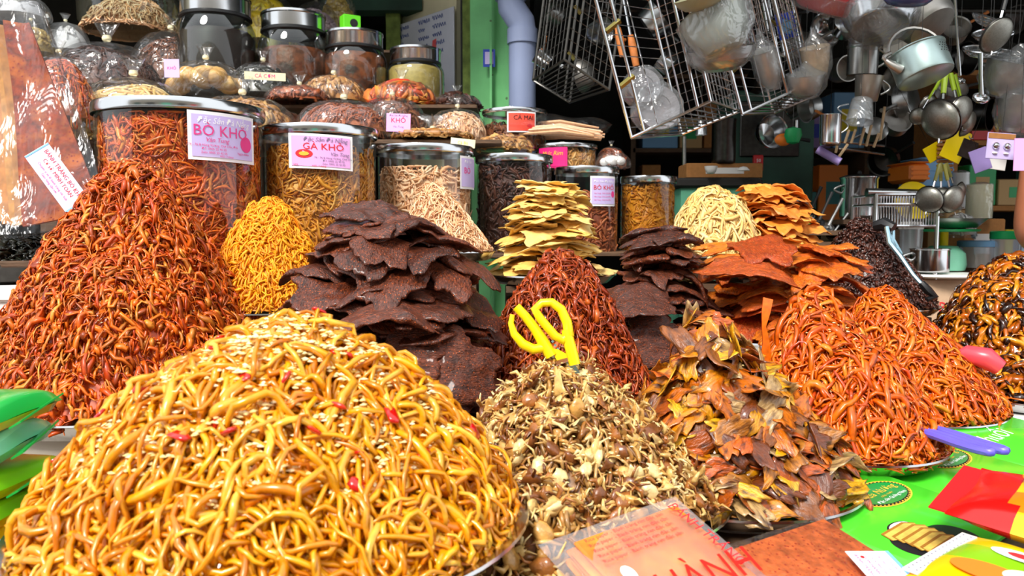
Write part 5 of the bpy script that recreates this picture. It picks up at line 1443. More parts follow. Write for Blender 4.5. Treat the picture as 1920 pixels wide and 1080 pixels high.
for row in range(10):
    zz = Hb * (0.44 - 0.092 * row)
    mb = MB()
    for col, x0 in enumerate((-0.40, -0.05, 0.18)):
        n = r.integers(3, 6)
        x = Lb * x0
        for k in range(n):
            s = r.uniform(0.012, 0.02)
            pts = [(x + s * 0.4 * t, -0.005, zz + s * math.sin(t * 3.1 + k) * r.uniform(0.4, 0.7)) for t in np.linspace(0, 2.4, 8)]
            mb.tube(pts, 0.0018, 4); x += s * 1.2
    mb.build('handwriting_line', BLUEINK, pb)
o = MB().prism([(-0.02, 0), (0.02, 0), (0.016, 0.09), (0.006, 0.1), (-0.012, 0.09)], 0.004).build('red_ribbon', REDP, loc=W(816, 112, 3.9)); tag(o, 'red plastic ribbon hanging over the price board', 'ribbon')
o = MB().box((0, 0, 0), (S(22, 3.6), 0.003, S(32, 3.6))).build('blue_sticker', BLUEP, loc=W(917, 109, 3.60)); tag(o, 'blue and white square sticker on the green door', 'sticker')
MB().box((0, -0.002, 0), (S(15, 3.6), 0.003, S(22, 3.6))).build('sticker_field', LILACP, o)
# grey drain pipe with a bend
pr = S(25, 3.45)
o = empty('drain_pipe', (X(979, 3.45), 3.45, 0), label='grey plastic drain pipe with an offset bend beside the green door', cat='pipe')
z1, z2 = Z(60, 3.45), Z(10, 3.45)
MB().tube([(0, 0, 0.01), (0, 0, 0.9), (0, 0, z1)], pr, 24).build('lower_pipe', m_pipe, o)
MB().tube([(0, 0, z1 - 0.05), (0, 0, z1 + 0.01)], pr * 1.12, 24).build('socket', m_pipe, o)
MB().tube([(0, 0, z1), (-0.005, 0, z1 + 0.04), (-0.045, 0, z2 - 0.01), (-0.05, 0, z2 + 0.05), (-0.05, 0, 2.8)], pr * 1.02, 24).build('bend', m_pipe, o)
MB().tube([(-0.05, 0, z2 + 0.02), (-0.05, 0, z2 + 0.1)], pr * 1.14, 24).build('socket', m_pipe, o)

# ------------------------------------------------------------------ the kitchenware shop on the right
# turquoise counter
cA, cB = W(1262, 400, 3.3), W(1425, 400, 3.1)
ct_ = empty('shop_counter', ((cA.x + cB.x) / 2, 3.3, 0), label='old turquoise painted counter with a dark top behind the cream squid', cat='counter')
topz = Z(335, 3.2)
MB().box((0, 0.1, topz / 2 - 0.02), (cB.x - cA.x, 0.5, topz - 0.04)).build('front', m_turq, ct_)
MB().box((0, 0.1, topz - 0.02), (cB.x - cA.x + 0.04, 0.54, 0.04), bev=0.01).build('counter_top', m_dark, ct_)
# shelving along the back and right with goods
def shelf_unit(name, x0, x1, y, zs, depth, label, mat=WOOD):
    o = empty(name, ((x0 + x1) / 2, y, 0), label=label, cat='shelf')
    w = x1 - x0
    for z in zs: MB().box((0, 0, z - 0.012), (w, depth, 0.024)).build('shelf_board', mat, o)
    for s in (-1, 1):
        MB().box((s * w / 2, 0, zs[-1] / 2), (0.03, depth, zs[-1])).build('upright', mat, o)
    return o
shelf_unit('goods_shelf', 0.75, 2.2, 5.2, [0.9, 1.35, 1.8, 2.25], 0.4, 'dark wooden shelf at the back of the kitchenware shop')
shelf_unit('goods_shelf', 2.25, 4.3, 4.3, [0.85, 1.12, 1.42, 1.75, 2.1], 0.4, 'wooden shelf of cartons and plastic boxes at the right of the shop', CARD)
BOXC = [CARD, BLUEP, LBLUEP, REDP, GREENP, ORANGEP, WHITEP, LILAC, YELP, DARKST, M('tan_box', (196, 160, 110), 0.7), M('teal_box', (60, 130, 130), 0.5)]
BN = ['brown', 'blue', 'light blue', 'red', 'green', 'orange', 'white', 'lilac', 'yellow', 'dark grey', 'tan', 'teal']
r = np.random.default_rng(12)
def carton(x, y, z, w, d, h, mi, lab, rz=0):
    o = empty('carton', (x, y, z), rz=rz, label=lab, cat='carton')
    MB().box((0, 0, h / 2), (w, d, h), bev=0.004).build('box', BOXC[mi], o)
    MB().box((0, 0, h + 0.0006), (w * 0.98, d * 0.2, 0.001)).build('tape', PALEW, o)
    MB().box((0, -d / 2 - 0.0006, h * 0.5), (w * 0.5, 0.001, h * 0.4)).build('printed_panel', BOXC[(mi + 6) % 12], o)
used_l = {}
for (x0, x1, y, zs, rows) in ((0.8, 2.1, 5.12, [1.35, 1.8], 'back'), (2.32, 4.2, 4.22, [1.12, 1.42, 1.75], 'right')):
    for li, z in enumerate(zs):
        x = x0
        while x < x1:
            w = r.uniform(0.09, 0.24); h = r.uniform(0.10, 0.24) if rows == 'right' else r.uniform(0.14, 0.36); mi = int(r.integers(12))
            ordn = ['second', 'third', 'fourth'][li]
            key = (BN[mi], ordn, rows); used_l[key] = used_l.get(key, 0) + 1
            nth = ['', ', second of its colour', ', third of its colour', ', fourth of its colour'][min(used_l[key] - 1, 3)]
            carton(x + w / 2, y, z + 0.001, w - 0.012, 0.24, h, mi, f'{BN[mi]} carton on the {ordn} board of the {rows} shelf{nth}')
            x += w
# hanging rail high up
for i, (y, x0, x1) in enumerate(((2.45, 0.2, 2.6), (2.95, 0.2, 3.2), (3.45, 0.3, 3.6))):
    o = MB().tube([(x0, y, 2.22), (x1, y, 2.22)], 0.012, 8).build('hanging_rail', DARKST, org=((x0 + x1) / 2, y, 2.22))
    tag(o, ['front', 'middle', 'rear'][i] + ' dark steel rail from which the kitchenware hangs', 'rail')
    for xx in (x0 + 0.1, x1 - 0.1): MB().tube([(xx - (x0 + x1) / 2, 0, 0), (xx - (x0 + x1) / 2, 0, 0.6)], 0.006, 6).build('rod', DARKST, o)

def cord(o, z0, ztop=2.22):
    """thin string from a hung thing up to the rail (local z)"""
    dz = (ztop if o.location.z + z0 < ztop - 0.06 else 2.84) - o.location.z
    if dz > z0 + 0.01: MB().tube([(0, 0, z0), (0, 0, dz)], 0.0009, 4).build('string', DARKST, o)

def wire_rack(A, B, C, Dp, T, label, nw=9, nh=14, bottom=9, rod=0.0048, thin=0.0014, mat=None):
    CHROME = mat or globals()['CHROME']
    """hanging wire rack: bottom corners A B C D (in order round), T = top of A"""
    A, B, C, Dp, T = map(Vector, (A, B, C, Dp, T))
    o = empty('wire_rack', A, label=label, cat='rack'); up = T - A
    A, B, C, Dp = [p - o.location for p in (A, B, C, Dp)]
    mb = MB(); m2 = MB()
    for p in (A, B, C, Dp): mb.build_ = None
    def rodm(p, q, name='rod', rr=rod): MB().tube([p, q], rr, 8).build(name, CHROME, o)
    for p in (A, B, C, Dp): rodm(p, p + up, 'upright_rod')
    for p, q in ((A, B), (B, C), (C, Dp), (Dp, A)):
        rodm(p, q, 'bottom_rod'); rodm(p + up, q + up, 'top_rod')
    e = (B - A) * 0.16
    rodm(A + e, A + e + up, 'upright_rod', rod * 0.9); rodm(B - e, B - e + up, 'upright_rod', rod * 0.9)
    for k in range(1, nh):
        t = k / nh
        m2.tube([A + up * t, Dp + up * t], thin, 4); m2.tube([B + up * t, C + up * t], thin, 4); m2.tube([Dp + up * t, C + up * t], thin, 4)
    for k in range(1, nw):
        t = k / nw
        m2.tube([A.lerp(B, t) * 1.0, A.lerp(B, t) + up], thin * 1.3, 4) if k % 3 == 0 else None
        m2.tube([Dp.lerp(C, t), Dp.lerp(C, t) + up], thin * 1.2, 4); m2.tube([B.lerp(C, t), B.lerp(C, t) + up], thin, 4)
    for k in range(1, bottom):
        t = k / bottom
        m2.tube([A.lerp(B, t), Dp.lerp(C, t)], thin * 1.6, 4)
    w = m2.build('wire_grid', CHROME, o); w['kind'] = 'stuff'
    for t in (0.35, 0.72):
        p = A.lerp(B, 0.02) + up * t; q = A.lerp(B, 0.2) + up * (t + 0.03)
        MB().tube([p, q], 0.008, 4).build('brass_clip', BRASS, o)
    return o
wire_rack(W(1184, 258, 2.3), W(1332, 190, 2.34), W(1388, 208, 2.52), W(1278, 252, 2.52), W(1112, -20, 2.2), 'largest chrome wire rack, hanging tilted in the centre above the jars')
wire_rack(W(1392, 214, 2.5), W(1492, 168, 2.55), W(1530, 178, 2.75), W(1450, 212, 2.75), W(1330, -20, 2.42), 'chrome wire rack hanging just right of the largest one', 7, 13, 8)
wire_rack(W(1068, 192, 2.9), W(1000, 150, 2.9), W(1058, 112, 2.7), W(1142, 168, 2.7), W(1100, -40, 2.85), 'darker wire rack hanging beside the grey pipe', 8, 12, 10, mat=M('dull_wire', (110, 108, 104), 0.35, 1.0))
wire_rack(W(1470, 105, 2.9), W(1400, 75, 2.9), W(1440, 60, 3.1), W(1500, 90, 3.1), W(1440, -60, 2.85), 'narrow wire rack behind, next to a blue card', 6, 12, 6, rod=0.005)

# turned vessels hung or standing; prof in units of radius/height
def vessel(name, px, py, D, rpx, hpx, prof, mat, label, cat, rot=(0, 0, 0), seg=36, extra=None, hung=True, cap=None):
    """px, py = middle of the vessel in the photo"""
    c = W(px, py, D); R = S(rpx, D); hh = S(hpx, D)
    o = empty(name, c, label=label, cat=cat)
    Rm = Euler([R_(a) for a in rot]).to_matrix().to_4x4()
    b = MB().lathe([(max(a * R, 0.0005), (z - 0.5) * hh) for a, z in prof], seg, Rm).build('body', mat, o)
    if extra: extra(o, Rm, R, hh)
    if hung: cord(o, hh * 0.5)
    return o
POT = [(0.0, 0), (0.9, 0), (0.98, 0.04), (1.0, 0.1), (1.0, 0.94), (1.05, 0.97), (1.05, 1.0), (0.97, 1.0), (0.96, 0.1), (0.0, 0.06)]
CUP = [(0.0, 0), (0.72, 0), (0.78, 0.03), (0.98, 0.9), (1.03, 1.0), (0.95, 0.98), (0.75, 0.08), (0, 0.06)]
BOWL = [(0.0, 0), (0.4, 0), (0.7, 0.18), (0.92, 0.6), (1.0, 1.0), (1.03, 1.02), (0.97, 0.98), (0.88, 0.6), (0.66, 0.22), (0, 0.06)]
PAN = [(0.0, 0), (0.8, 0), (0.9, 0.2), (1.0, 0.9), (1.06, 1.0), (0.97, 0.95), (0.86, 0.25), (0, 0.1)]
CAN = [(0.0, 0), (1.0, 0), (1.0, 0.72), (1.06, 0.74), (1.06, 0.8), (1.0, 0.82), (1.0, 0.97), (0.96, 1.0), (0, 1.0)]
def loop_handle(side, z0, z1, out=0.7, r=0.07, mat=None, name='handle'):
    def f(o, Rm, R, hh):
        pts = []
        for i in range(9):
            t = i / 8; zz = z0 + (z1 - z0) * t
            pts.append(Rm @ Vector((side * R * (1.0 + out * math.sin(PI * t)), 0, (zz - 0.5) * hh)))
        MB().tube(pts, R * r, 8).build(name, mat or STEELB, o)
    return f
# strainer pot with holes, spout and strap handle
def strainer(o, Rm, R, hh):
    for row in range(4):
        for k in range(7):
            a = R_(-68) + R_(8.5) * (k + 0.5 * (row % 2)); z = hh * (0.52 + 0.09 * row - 0.5)
            n = Vector((math.cos(a), math.sin(a), 0)); ps_ = n * R * 1.003 + Vector((0, 0, z))
            MB().ball(Rm @ ps_, R * 0.024, 6, 4).build('hole', INK, o)
    MB().tube([Rm @ Vector((-R * 0.95, -R * 0.3, -hh * 0.1)), Rm @ Vector((-R * 1.25, -R * 0.4, hh * 0.1)), Rm @ Vector((-R * 1.4, -R * 0.42, hh * 0.3))], [R * 0.2, R * 0.15, R * 0.1], 10).build('spout', ALU, o)
    MB().tube([Rm @ Vector((R * math.cos(t), 0.0, hh * 0.5 + R * 1.0 * math.sin(t))) for t in np.linspace(0, PI, 13)], R * 0.07, 6).build('strap_handle', ALU, o)
    MB().tube([Rm @ Vector((-R * 1.0, -R * 0.2, hh * (0.2 + 0.4 * t))) + Vector((-R * 0.35 * math.sin(PI * t), 0, 0)) for t in np.linspace(0, 1, 7)], R * 0.08, 6).build('side_handle', ALU, o)
vessel('strainer_pot', 1727, 122, 2.4, 49, 56, POT, M('pale_teal_aluminium', (176, 196, 194), 0.35, 0.9, noise=0.1, nscale=20), 'aluminium strainer pot with punched holes hanging above the lime handled sieves', 'pot', (-18, -14, 0), extra=strainer)
vessel('wide_pan', 1738, 40, 2.55, 52, 34, PAN, ALU, 'wide grey aluminium pan hanging above the strainer pot', 'pan', (-34, -24, 0))
vessel('wrapped_pan', 1650, 40, 2.5, 60, 30, PAN, STEEL, 'steel pan in cloudy plastic at the top edge', 'pan', (-26, 8, 0), extra=lambda o, Rm, R, hh: MB().lathe([(0.001, -hh * .62), (R * 0.95, -hh * 0.6), (R * 1.13, 0), (R * 1.15, hh * 0.6), (R * 0.6, hh * 0.95), (0.001, hh * 1.0)], 36, Rm, wob=lambda a, z: 1 + 0.03 * math.sin(6 * a)).build('plastic_wrap', WRAP, o))
vessel('wrapped_pan', 1560, 8, 2.6, 70, 26, PAN, REDP, 'red enamel pan in plastic at the top edge', 'pan', (24, 12, 0), extra=lambda o, Rm, R, hh: MB().lathe([(0.001, -hh * .62), (R * 0.95, -hh * 0.6), (R * 1.1, 0.0), (R * 1.1, hh * 0.6)], 36, Rm, wob=lambda a, z: 1 + 0.03 * math.sin(6 * a)).build('plastic_wrap', WRAP, o))
vessel('blue_bowl', 1700, 2, 2.3, 46, 20, BOWL, M('dusk_blue_enamel', (70, 80, 130), 0.25, coat=0.4), 'dark blue enamel bowl at the top edge over the pans', 'bowl', (20, 0, 0))
vessel('steel_canister', 1618, 106, 2.7, 27, 66, CAN, STEELB, 'tall brushed steel canister hanging under the wrapped pan', 'canister', (4, 0, 0), extra=loop_handle(1, 0.2, 0.7))
vessel('steel_mug', 1627, 166, 2.6, 25, 46, CUP, ALU, 'steel mug with sloped sides below the canister', 'mug', (6, 4, 0), extra=loop_handle(1, 0.3, 0.85, 0.6))
vessel('clear_cup', 1614, 208, 2.5, 24, 44, CUP, WRAP, 'cloudy clear measuring cup hanging upside down', 'cup', (170, 10, 0), extra=loop_handle(-1, 0.3, 0.8, 0.8, 0.06, WRAP))
vessel('steel_cup', 1557, 244, 2.6, 19, 56, POT, STEEL, 'tall shiny steel cup above the peg rack', 'cup', (0, 0, 0), extra=loop_handle(1, 0.4, 0.85, 0.7, 0.08))
vessel('wrapped_bowl', 1348, 66, 2.15, 62, 74, BOWL, M('grey_green_bowl', (150, 156, 146), 0.35), 'round bowl in creased clear plastic hanging before the racks', 'bowl', (-14, -16, 0), extra=lambda o, Rm, R, hh: MB().lathe([(0.001, -hh * .56), (R * 0.6, -hh * 0.5), (R * 1.03, 0), (R * 1.08, hh * 0.45), (R * 0.7, hh * 0.6), (R * 0.2, hh * 0.75), (R * 0.05, hh * 0.9)], 64, Rm, wob=lambda a, z: 1 + 0.06 * math.sin(5 * a + 3 + 20 * z) + 0.035 * math.sin(11 * a - 30 * z) + 0.02 * math.sin(23 * a)).build('plastic_wrap', WRAP, o))
vessel('wrapped_bowl', 1352, 112, 2.22, 58, 40, BOWL, STEELB, 'second wrapped bowl tucked under the first', 'bowl', (12, -8, 0), extra=lambda o, Rm, R, hh: MB().lathe([(0.001, -hh * .56), (R * 0.6, -hh * 0.5), (R * 1.05, 0), (R * 1.1, hh * 0.5)], 36, Rm, wob=lambda a, z: 1 + 0.03 * math.sin(5 * a)).build('plastic_wrap', WRAP, o), hung=False)
vessel('olive_bowl', 1318, 2, 2.1, 50, 26, BOWL, M('olive_grey', (150, 148, 120), 0.35), 'olive grey bowl cut by the top edge over the racks', 'bowl', (14, -20, 0))
GREYPL = M('grey_plates', (150, 146, 150), 0.3, noise=0.1)
for i, (px, py, w) in enumerate(((1222, 212, 44), (1196, 172, 34))):
    c = W(px, py, 2.42); R = S(w, 2.42)
    o = empty('wrapped_plate_stack', c, label=['clear wrapped stack of round plates in the largest rack', 'smaller wrapped bundle of dishes higher in the largest rack'][i], cat='plates')
    Rm = Euler((R_(80), 0, R_(10))).to_matrix().to_4x4()
    for k in range(7): MB().lathe([(0.001, 0), (R * 0.6, 0), (R * 0.95, 0.006), (R * 0.93, 0.009), (R * 0.6, 0.003)], 28, Matrix.Translation((0, 0, 0)) @ Rm @ Matrix.Translation((0, 0, 0.008 * k))).build('plate', GREYPL, o)
    MB().lathe([(0.001, -0.01), (R * 0.9, -0.008), (R * 1.05, 0.02), (R * 1.02, 0.07), (0.001, 0.085)], 28, Rm, wob=lambda a, z: 1 + 0.03 * math.sin(6 * a)).build('plastic_wrap', WRAP, o)
# wooden handled utensils in the rack
for i, (x0, y0, x1, y1) in enumerate(((1158, 52, 1168, 106), (1182, 66, 1193, 124))):
    p, q = W(x0, y0, 2.5), W(x1, y1, 2.5); c = (p + q) / 2
    o = empty('wooden_handled_turner', c, label=['left', 'right'][i] + ' one of two orange wooden handles inside the largest wire rack', cat='utensil')
    MB().tube([p - c, (p - c) * 0.3, q - c], [0.009, 0.0125, 0.010], 10).build('handle', WOODH, o)
    MB().tube([p - c, p - c + (p - q) * 1.6], 0.004, 6).build('shaft', STEEL, o)
# sieve bunches
def sieve(px, py, D, rpx, hx, hy, hmat, label, tilt, depth=0.55):
    c = W(px, py, D); R = S(rpx, D); h = W(hx, hy, D + 0.02)
    o = empty('sieve', c, label=label, cat='sieve')
    Rm = Euler([R_(a) for a in tilt]).to_matrix().to_4x4()
    MB().lathe([(0.0005, -depth * R)] + [(R * math.sin(t), -depth * R * math.cos(t)) for t in np.linspace(0.2, PI / 2, 8)], 28, Rm).build('mesh_bowl', MESHM, o)
    MB().tube([Rm @ Vector((R * math.cos(t), R * math.sin(t), 0)) for t in np.linspace(0, 2 * PI, 28, endpoint=False)], R * 0.06, 6, closed=True).build('rim', DARKST, o)
    d = h - c; st_ = d.normalized() * R
    MB().tube([st_ * 0.95, st_ * 0.95 + (d - st_) * 0.35], R * 0.07, 6).build('shank', CHROME, o)
    MB().tube([st_ * 0.95 + (d - st_) * 0.3, d], [R * 0.13, R * 0.16], 8).build('handle', hmat, o)
    MB().tube([-st_ * 0.98, -st_ * 1.2, -st_ * 1.15 + Vector((0.01, 0, 0))], R * 0.05, 6).build('hook', CHROME, o)
    return o
for i, a in enumerate(((1764, 224, 2.5, 37, 1772, 140, 'largest sieve with a grey mesh bowl facing left', (-70, 0, -60)), (1798, 210, 2.55, 30, 1782, 138, 'sieve behind the largest one, its wire cross showing', (-70, 0, 30)),
                       (1722, 218, 2.55, 15, 1768, 140, 'small round sieve left of the largest sieve', (-74, 0, -30)), (1738, 196, 2.6, 18, 1770, 138, 'small tilted sieve above the largest sieve', (-60, 0, 20)), (1812, 232, 2.6, 24, 1790, 140, 'sieve at the right of the lime handled bunch', (-66, 0, 50)))):
    sieve(*a[:6], LIMEP, a[6], a[7])
for i, a in enumerate(((1743, 374, 2.62, 25, 1762, 308, 'leftmost sieve of the olive handled bunch', (-72, 0, -50)), (1764, 376, 2.66, 24, 1764, 306, 'second sieve of the olive handled bunch', (-74, 0, -10)),
                       (1785, 374, 2.62, 25, 1770, 308, 'third sieve of the olive handled bunch', (-74, 0, 20)), (1794, 364, 2.7, 23, 1774, 306, 'rearmost sieve of the olive handled bunch', (-70, 0, 45)))):
    sieve(*a[:6], OLIVEP, a[6], a[7])
# skimmers and wire colanders, upper right
for i, (px, py, rp, lab) in enumerate(((1862, 62, 34, 'round wire colander, highest of the upper right pile'), (1840, 92, 32, 'wire colander below the highest one'), (1876, 96, 38, 'widest wire colander in the upper right pile'), (1858, 34, 36, 'wire colander touching the top edge'))):
    c = W(px, py, 2.5 + 0.05 * i); R = S(rp, 2.5); o = empty('wire_colander', c, label=lab, cat='colander')
    Rm = Euler((R_(24), R_(-12 + 9 * i), 0)).to_matrix().to_4x4()
    for k, (a, z) in enumerate(((1, 0), (0.82, -0.22), (0.6, -0.36), (0.36, -0.44))):
        MB().tube([Rm @ Vector((R * a * math.cos(t), R * a * math.sin(t), R * z)) for t in np.linspace(0, 2 * PI, 24, endpoint=False)], 0.003 if k == 0 else 0.0016, 5, closed=True).build('ring' if k else 'rim', CHROME, o)
    m2 = MB()
    for k in range(20):
        t = 2 * PI * k / 20
        m2.tube([Rm @ Vector((R * a * math.cos(t), R * a * math.sin(t), R * z)) for a, z in ((1, 0), (0.82, -0.22), (0.6, -0.36), (0.36, -0.44), (0.05, -0.48))], 0.001, 3)
    w = m2.build('wires', CHROME, o); w['kind'] = 'stuff'
    MB().lathe([(0.001, -R * 0.5), (R * 0.6, -R * 0.38), (R * 0.98, -R * 0.02)], 24, Rm).build('plastic_wrap', WRAP, o)
    cord(o, 0.0)
# black framed sieve disc
sieve(1868, 66, 2.42, 33, 1890, -20, BLACKP, 'large black rimmed sieve among the wire colanders', (-56, 0, 20), 0.3)
# ladles
def ladle(px0, py0, px1, py1, D, rp, label, mat=STEEL):
    p, q = W(px0, py0, D), W(px1, py1, D)
    o = empty('ladle', q, label=label, cat='ladle')
    R = S(rp, D); d = p - q
    MB().tube([d * 0.05, d * 0.5, d], [R * 0.28, R * 0.2, R * 0.3], 8).build('handle', mat, o)
    MB().lathe([(R * math.sin(t), -R * 0.75 * math.cos(t)) for t in np.linspace(0.05, PI / 2, 8)] + [(R * 0.95, 0.001)], 22, Matrix.Rotation(R_(40), 4, 'X')).build('bowl', mat, o)
    return o
ladle(1838, 100, 1840, 182, 2.4, 15, 'long steel ladle hanging below the wire colanders')
ladle(1790, -10, 1800, 150, 2.7, 10, 'thin steel ladle beside the long ladle')
# wrapped colanders far right
for i, (px, py, rp, hp, lab) in enumerate(((1890, 150, 46, 60, 'grey colander in clear plastic at the right edge'), (1905, 210, 34, 70, 'clear bag of steel ware hanging at the right edge'), (1510, 160, 34, 40, 'beige grey dish in clear plastic under the steel canister'), (1530, 120, 26, 60, 'bagged set of spoons with a bright foil card'), (1440, 130, 24, 70, 'bagged steel cup inside the narrow wire rack'))):
    vessel('bagged_steelware', px, py, 2.55, rp, hp, BOWL, ALU if i != 3 else PALEW, lab, 'kitchenware', (18, 10 - 8 * i, 0), extra=lambda o, Rm, R, hh: MB().lathe([(0.001, -hh * .58), (R * 0.7, -hh * 0.54), (R * 1.1, -hh * 0.1), (R * 1.08, hh * 0.5), (R * 0.4, hh * 0.8), (R * 0.08, hh * 1.1)], 28, Rm, wob=lambda a, z: 1 + 0.05 * math.sin(5 * a + 2)).build('plastic_wrap', WRAP, o))
# peg rack with purple tube
o = empty('peg_rack', W(1610, 280, 2.7), label='small wire peg rack with bright upright pegs under the clear cup', cat='rack')
ro = o.location
for x0, y0, x1, y1 in ((1572, 262, 1567, 286), (1592, 244, 1584, 268), (1604, 243, 1596, 268), (1621, 240, 1612, 272), (1634, 234, 1624, 274), (1659, 200, 1650, 262), (1648, 250, 1638, 276), (1590, 270, 1570, 298)):
    MB().tube([W(x0, y0, 2.7) - ro, W(x1, y1, 2.72) - ro], 0.0045, 6).build('peg', PALEW, o)
for y0, y1 in ((266, 274), (278, 290)):
    MB().tube([W(1572, y0, 2.74) - ro, W(1658, y1, 2.74) - ro], 0.004, 6).build('rail', CHROME, o)
cord(o, 0.0)
o = MB().tube([W(1533, 280, 2.65), W(1575, 304, 2.62)], 0.014, 10).build('lilac_brush_tube', LILAC, org=W(1554, 292, 2.64)); tag(o, 'lilac plastic tube sticking out under the steel cup', 'tube')
o = MB().lathe([(0.001, -0.03), (0.02, -0.025), (0.03, 0.0), (0.026, 0.022), (0.001, 0.03)], 14, wob=lambda a, z: 1 + 0.15 * math.sin(7 * a)).build('green_scrubber', GREENP, loc=W(1487, 254, 2.8)); tag(o, 'green mesh scrubber behind the racks', 'scrubber'); cord(o, 0.02)
o = MB().ball((0, 0, 0), (0.03, 0.02, 0.022), 12, 8).build('orange_scrubber', ORANGEP, loc=W(1468, 262, 2.85)); tag(o, 'orange scrubber beside the green one', 'scrubber'); cord(o, 0.015)
# tall pot, saucer, lid, lamp rod on the turquoise counter
vessel('tall_steel_pot', 1357, 266, 3.2, 22, 82, POT, DARKST, 'tall dark steel pot on the crate above the turquoise counter', 'pot', hung=False)
carton(X(1352, 3.2), 3.25, topz + 0.0, 0.3, 0.16, Z(307, 3.2) - topz, 0, 'brown carton under the tall dark steel pot')
vessel('white_cup', 1333, 319, 3.1, 12, 14, BOWL, WHITEP, 'small white cup on the turquoise counter', 'cup', hung=False)
vessel('white_lid', 1394, 316, 3.1, 11, 8, [(0, 0), (1, 0), (1, 0.2), (0.6, 0.8), (0, 1)], WHITEP, 'little white lid lying on the turquoise counter', 'saucer', hung=False)  # small white lid
o = MB().tube([W(1283, 256, 3.25), W(1283, 336, 3.25)], 0.008, 8).build('steel_rod', STEELB, org=W(1283, 295, 3.25)); tag(o, 'thin upright steel rod at the left of the turquoise counter', 'rod')
vessel('hanging_bell_cup', 1315, 240, 2.8, 11, 26, CUP, STEEL, 'small steel cup hanging upside down under the largest rack', 'cup', (180, 0, 0))
# dark cabinet with red tag
o = empty('dark_cabinet', W(1430, 300, 3.7), label='dark green metal cabinet behind the turquoise counter', cat='cabinet'); o.location.z = 0
MB().box((0, 0, Z(180, 3.7) / 2), (0.36, 0.3, Z(180, 3.7)), bev=0.01).build('cabinet_body', m_dgreen, o)
MB().box((-0.02, -0.155, Z(250, 3.7)), (0.26, 0.012, 0.24), bev=0.004).build('cabinet_door', DARKST, o); MB().tube([(0.09, -0.17, Z(235, 3.7)), (0.09, -0.17, Z(265, 3.7))], 0.006, 6).build('handle', CHROME, o)
o = MB().box((0, 0, 0), (S(18, 3.5), 0.02, S(30, 3.5)), bev=0.003).build('red_tag', REDP, loc=W(1421, 306, 3.5)); tag(o, 'red card standing at the right end of the turquoise counter', 'card')
text('50', 0.02, WHITEPR, o, M4=Matrix.Translation((0, -0.0106, 0.01)) @ Matrix.Rotation(R_(90), 4, 'X'))
o = MB().box((0, 0, 0), (S(32, 2.9), 0.006, S(46, 2.9))).build('blue_card', BLUEP, loc=W(1474, 48, 2.85), rot=(0, R_(-14), 0)); tag(o, 'blue card with a pale picture in the narrow rack', 'card')
MB().box((0, -0.004, -0.005), (S(18, 2.9), 0.004, S(24, 2.9)), (0, R_(20), 0)).build('printed_field', LBLUEP, o)

# second zone: table with scale and pots, at the right
tz = Z(512, 2.75)
o = empty('round_stand', (X(1752, 2.75), 2.75, 0), label='white round table top on a beige box carrying the steel pot and the scale', cat='stand')
MB().lathe([(0.001, tz - 0.012), (0.14, tz - 0.012), (0.15, tz - 0.006), (0.145, tz), (0.001, tz)], 40).build('table_top', WHITEP, o)
MB().box((0, 0, (tz - 0.012) / 2), (0.2, 0.2, tz - 0.014), bev=0.006).build('beige_box', M('beige_carton', (206, 172, 140), 0.8, noise=0.08), o)
text('BO', 0.05, REDPR, o, M4=Matrix.Translation((0.0, -0.1015, tz - 0.11)) @ Matrix.Rotation(R_(90), 4, 'X'))
vessel('steel_pot', 1743, 488, 2.7, 34, 44, POT, STEEL, 'shiny steel pot on the white round table top', 'pot', hung=False, extra=loop_handle(-1, 0.5, 0.8, 0.5))
o = empty('green_scale', W(1768, 506, 2.86), label='green kitchen scale with a steel pan behind the steel pot', cat='scale')
MB().lathe([(0.001, 0), (0.07, 0), (0.075, 0.02), (0.07, 0.06), (0.045, 0.085), (0.001, 0.088)], 28).build('scale_body', M('pale_green_plastic', (120, 190, 160), 0.35), o)
MB().tube([(0, 0, 0.085), (0, 0, 0.135)], 0.014, 10).build('column', YELP, o)
MB().lathe([(0.001, 0.135), (0.11, 0.137), (0.115, 0.145), (0.001, 0.147)], 32).build('plate_holder', GREENP, o)
MB().lathe([(0.001, 0.148), (0.1, 0.15), (0.13, 0.178), (0.136, 0.182), (0.126, 0.178), (0.098, 0.155), (0.001, 0.152)], 36).build('scale_pan', STEELB, o)
# wire cart with chrome basket
cA = W(1618, 430, 2.7)
o = empty('wire_basket_cart', (X(1672, 2.75), 2.75, 0), label='chrome wire basket cart behind the blackish heap', cat='cart')
xw = S(112, 2.75) / 2; z0, z1 = Z(424, 2.7), Z(366, 2.7)
for sx in (-1, 1):
    for sy in (-1, 1): MB().tube([(sx * xw, sy * 0.09, 0.02), (sx * xw, sy * 0.09, z1)], 0.007, 8).build('leg', CHROME, o)
for z in (z0, z1, (z0 + z1) / 2 + 0.02):
    MB().tube([(-xw, -0.09, z), (xw, -0.09, z), (xw, 0.09, z), (-xw, 0.09, z)], 0.005, 6, closed=True).build('hoop', CHROME, o)
m2 = MB()
for k in range(1, 22):
    x = -xw + 2 * xw * k / 22
    m2.tube([(x, -0.09, z1), (x, -0.09, z0), (x, 0.09, z0), (x, 0.09, z1)], 0.002, 4)
w = m2.build('basket_wires', CHROME, o); w['kind'] = 'stuff'
MB().tube([(-xw, -0.02, z1 + 0.01), (xw, -0.02, z1 + 0.005)], 0.016, 10).build('grip_bar', STEEL, o)
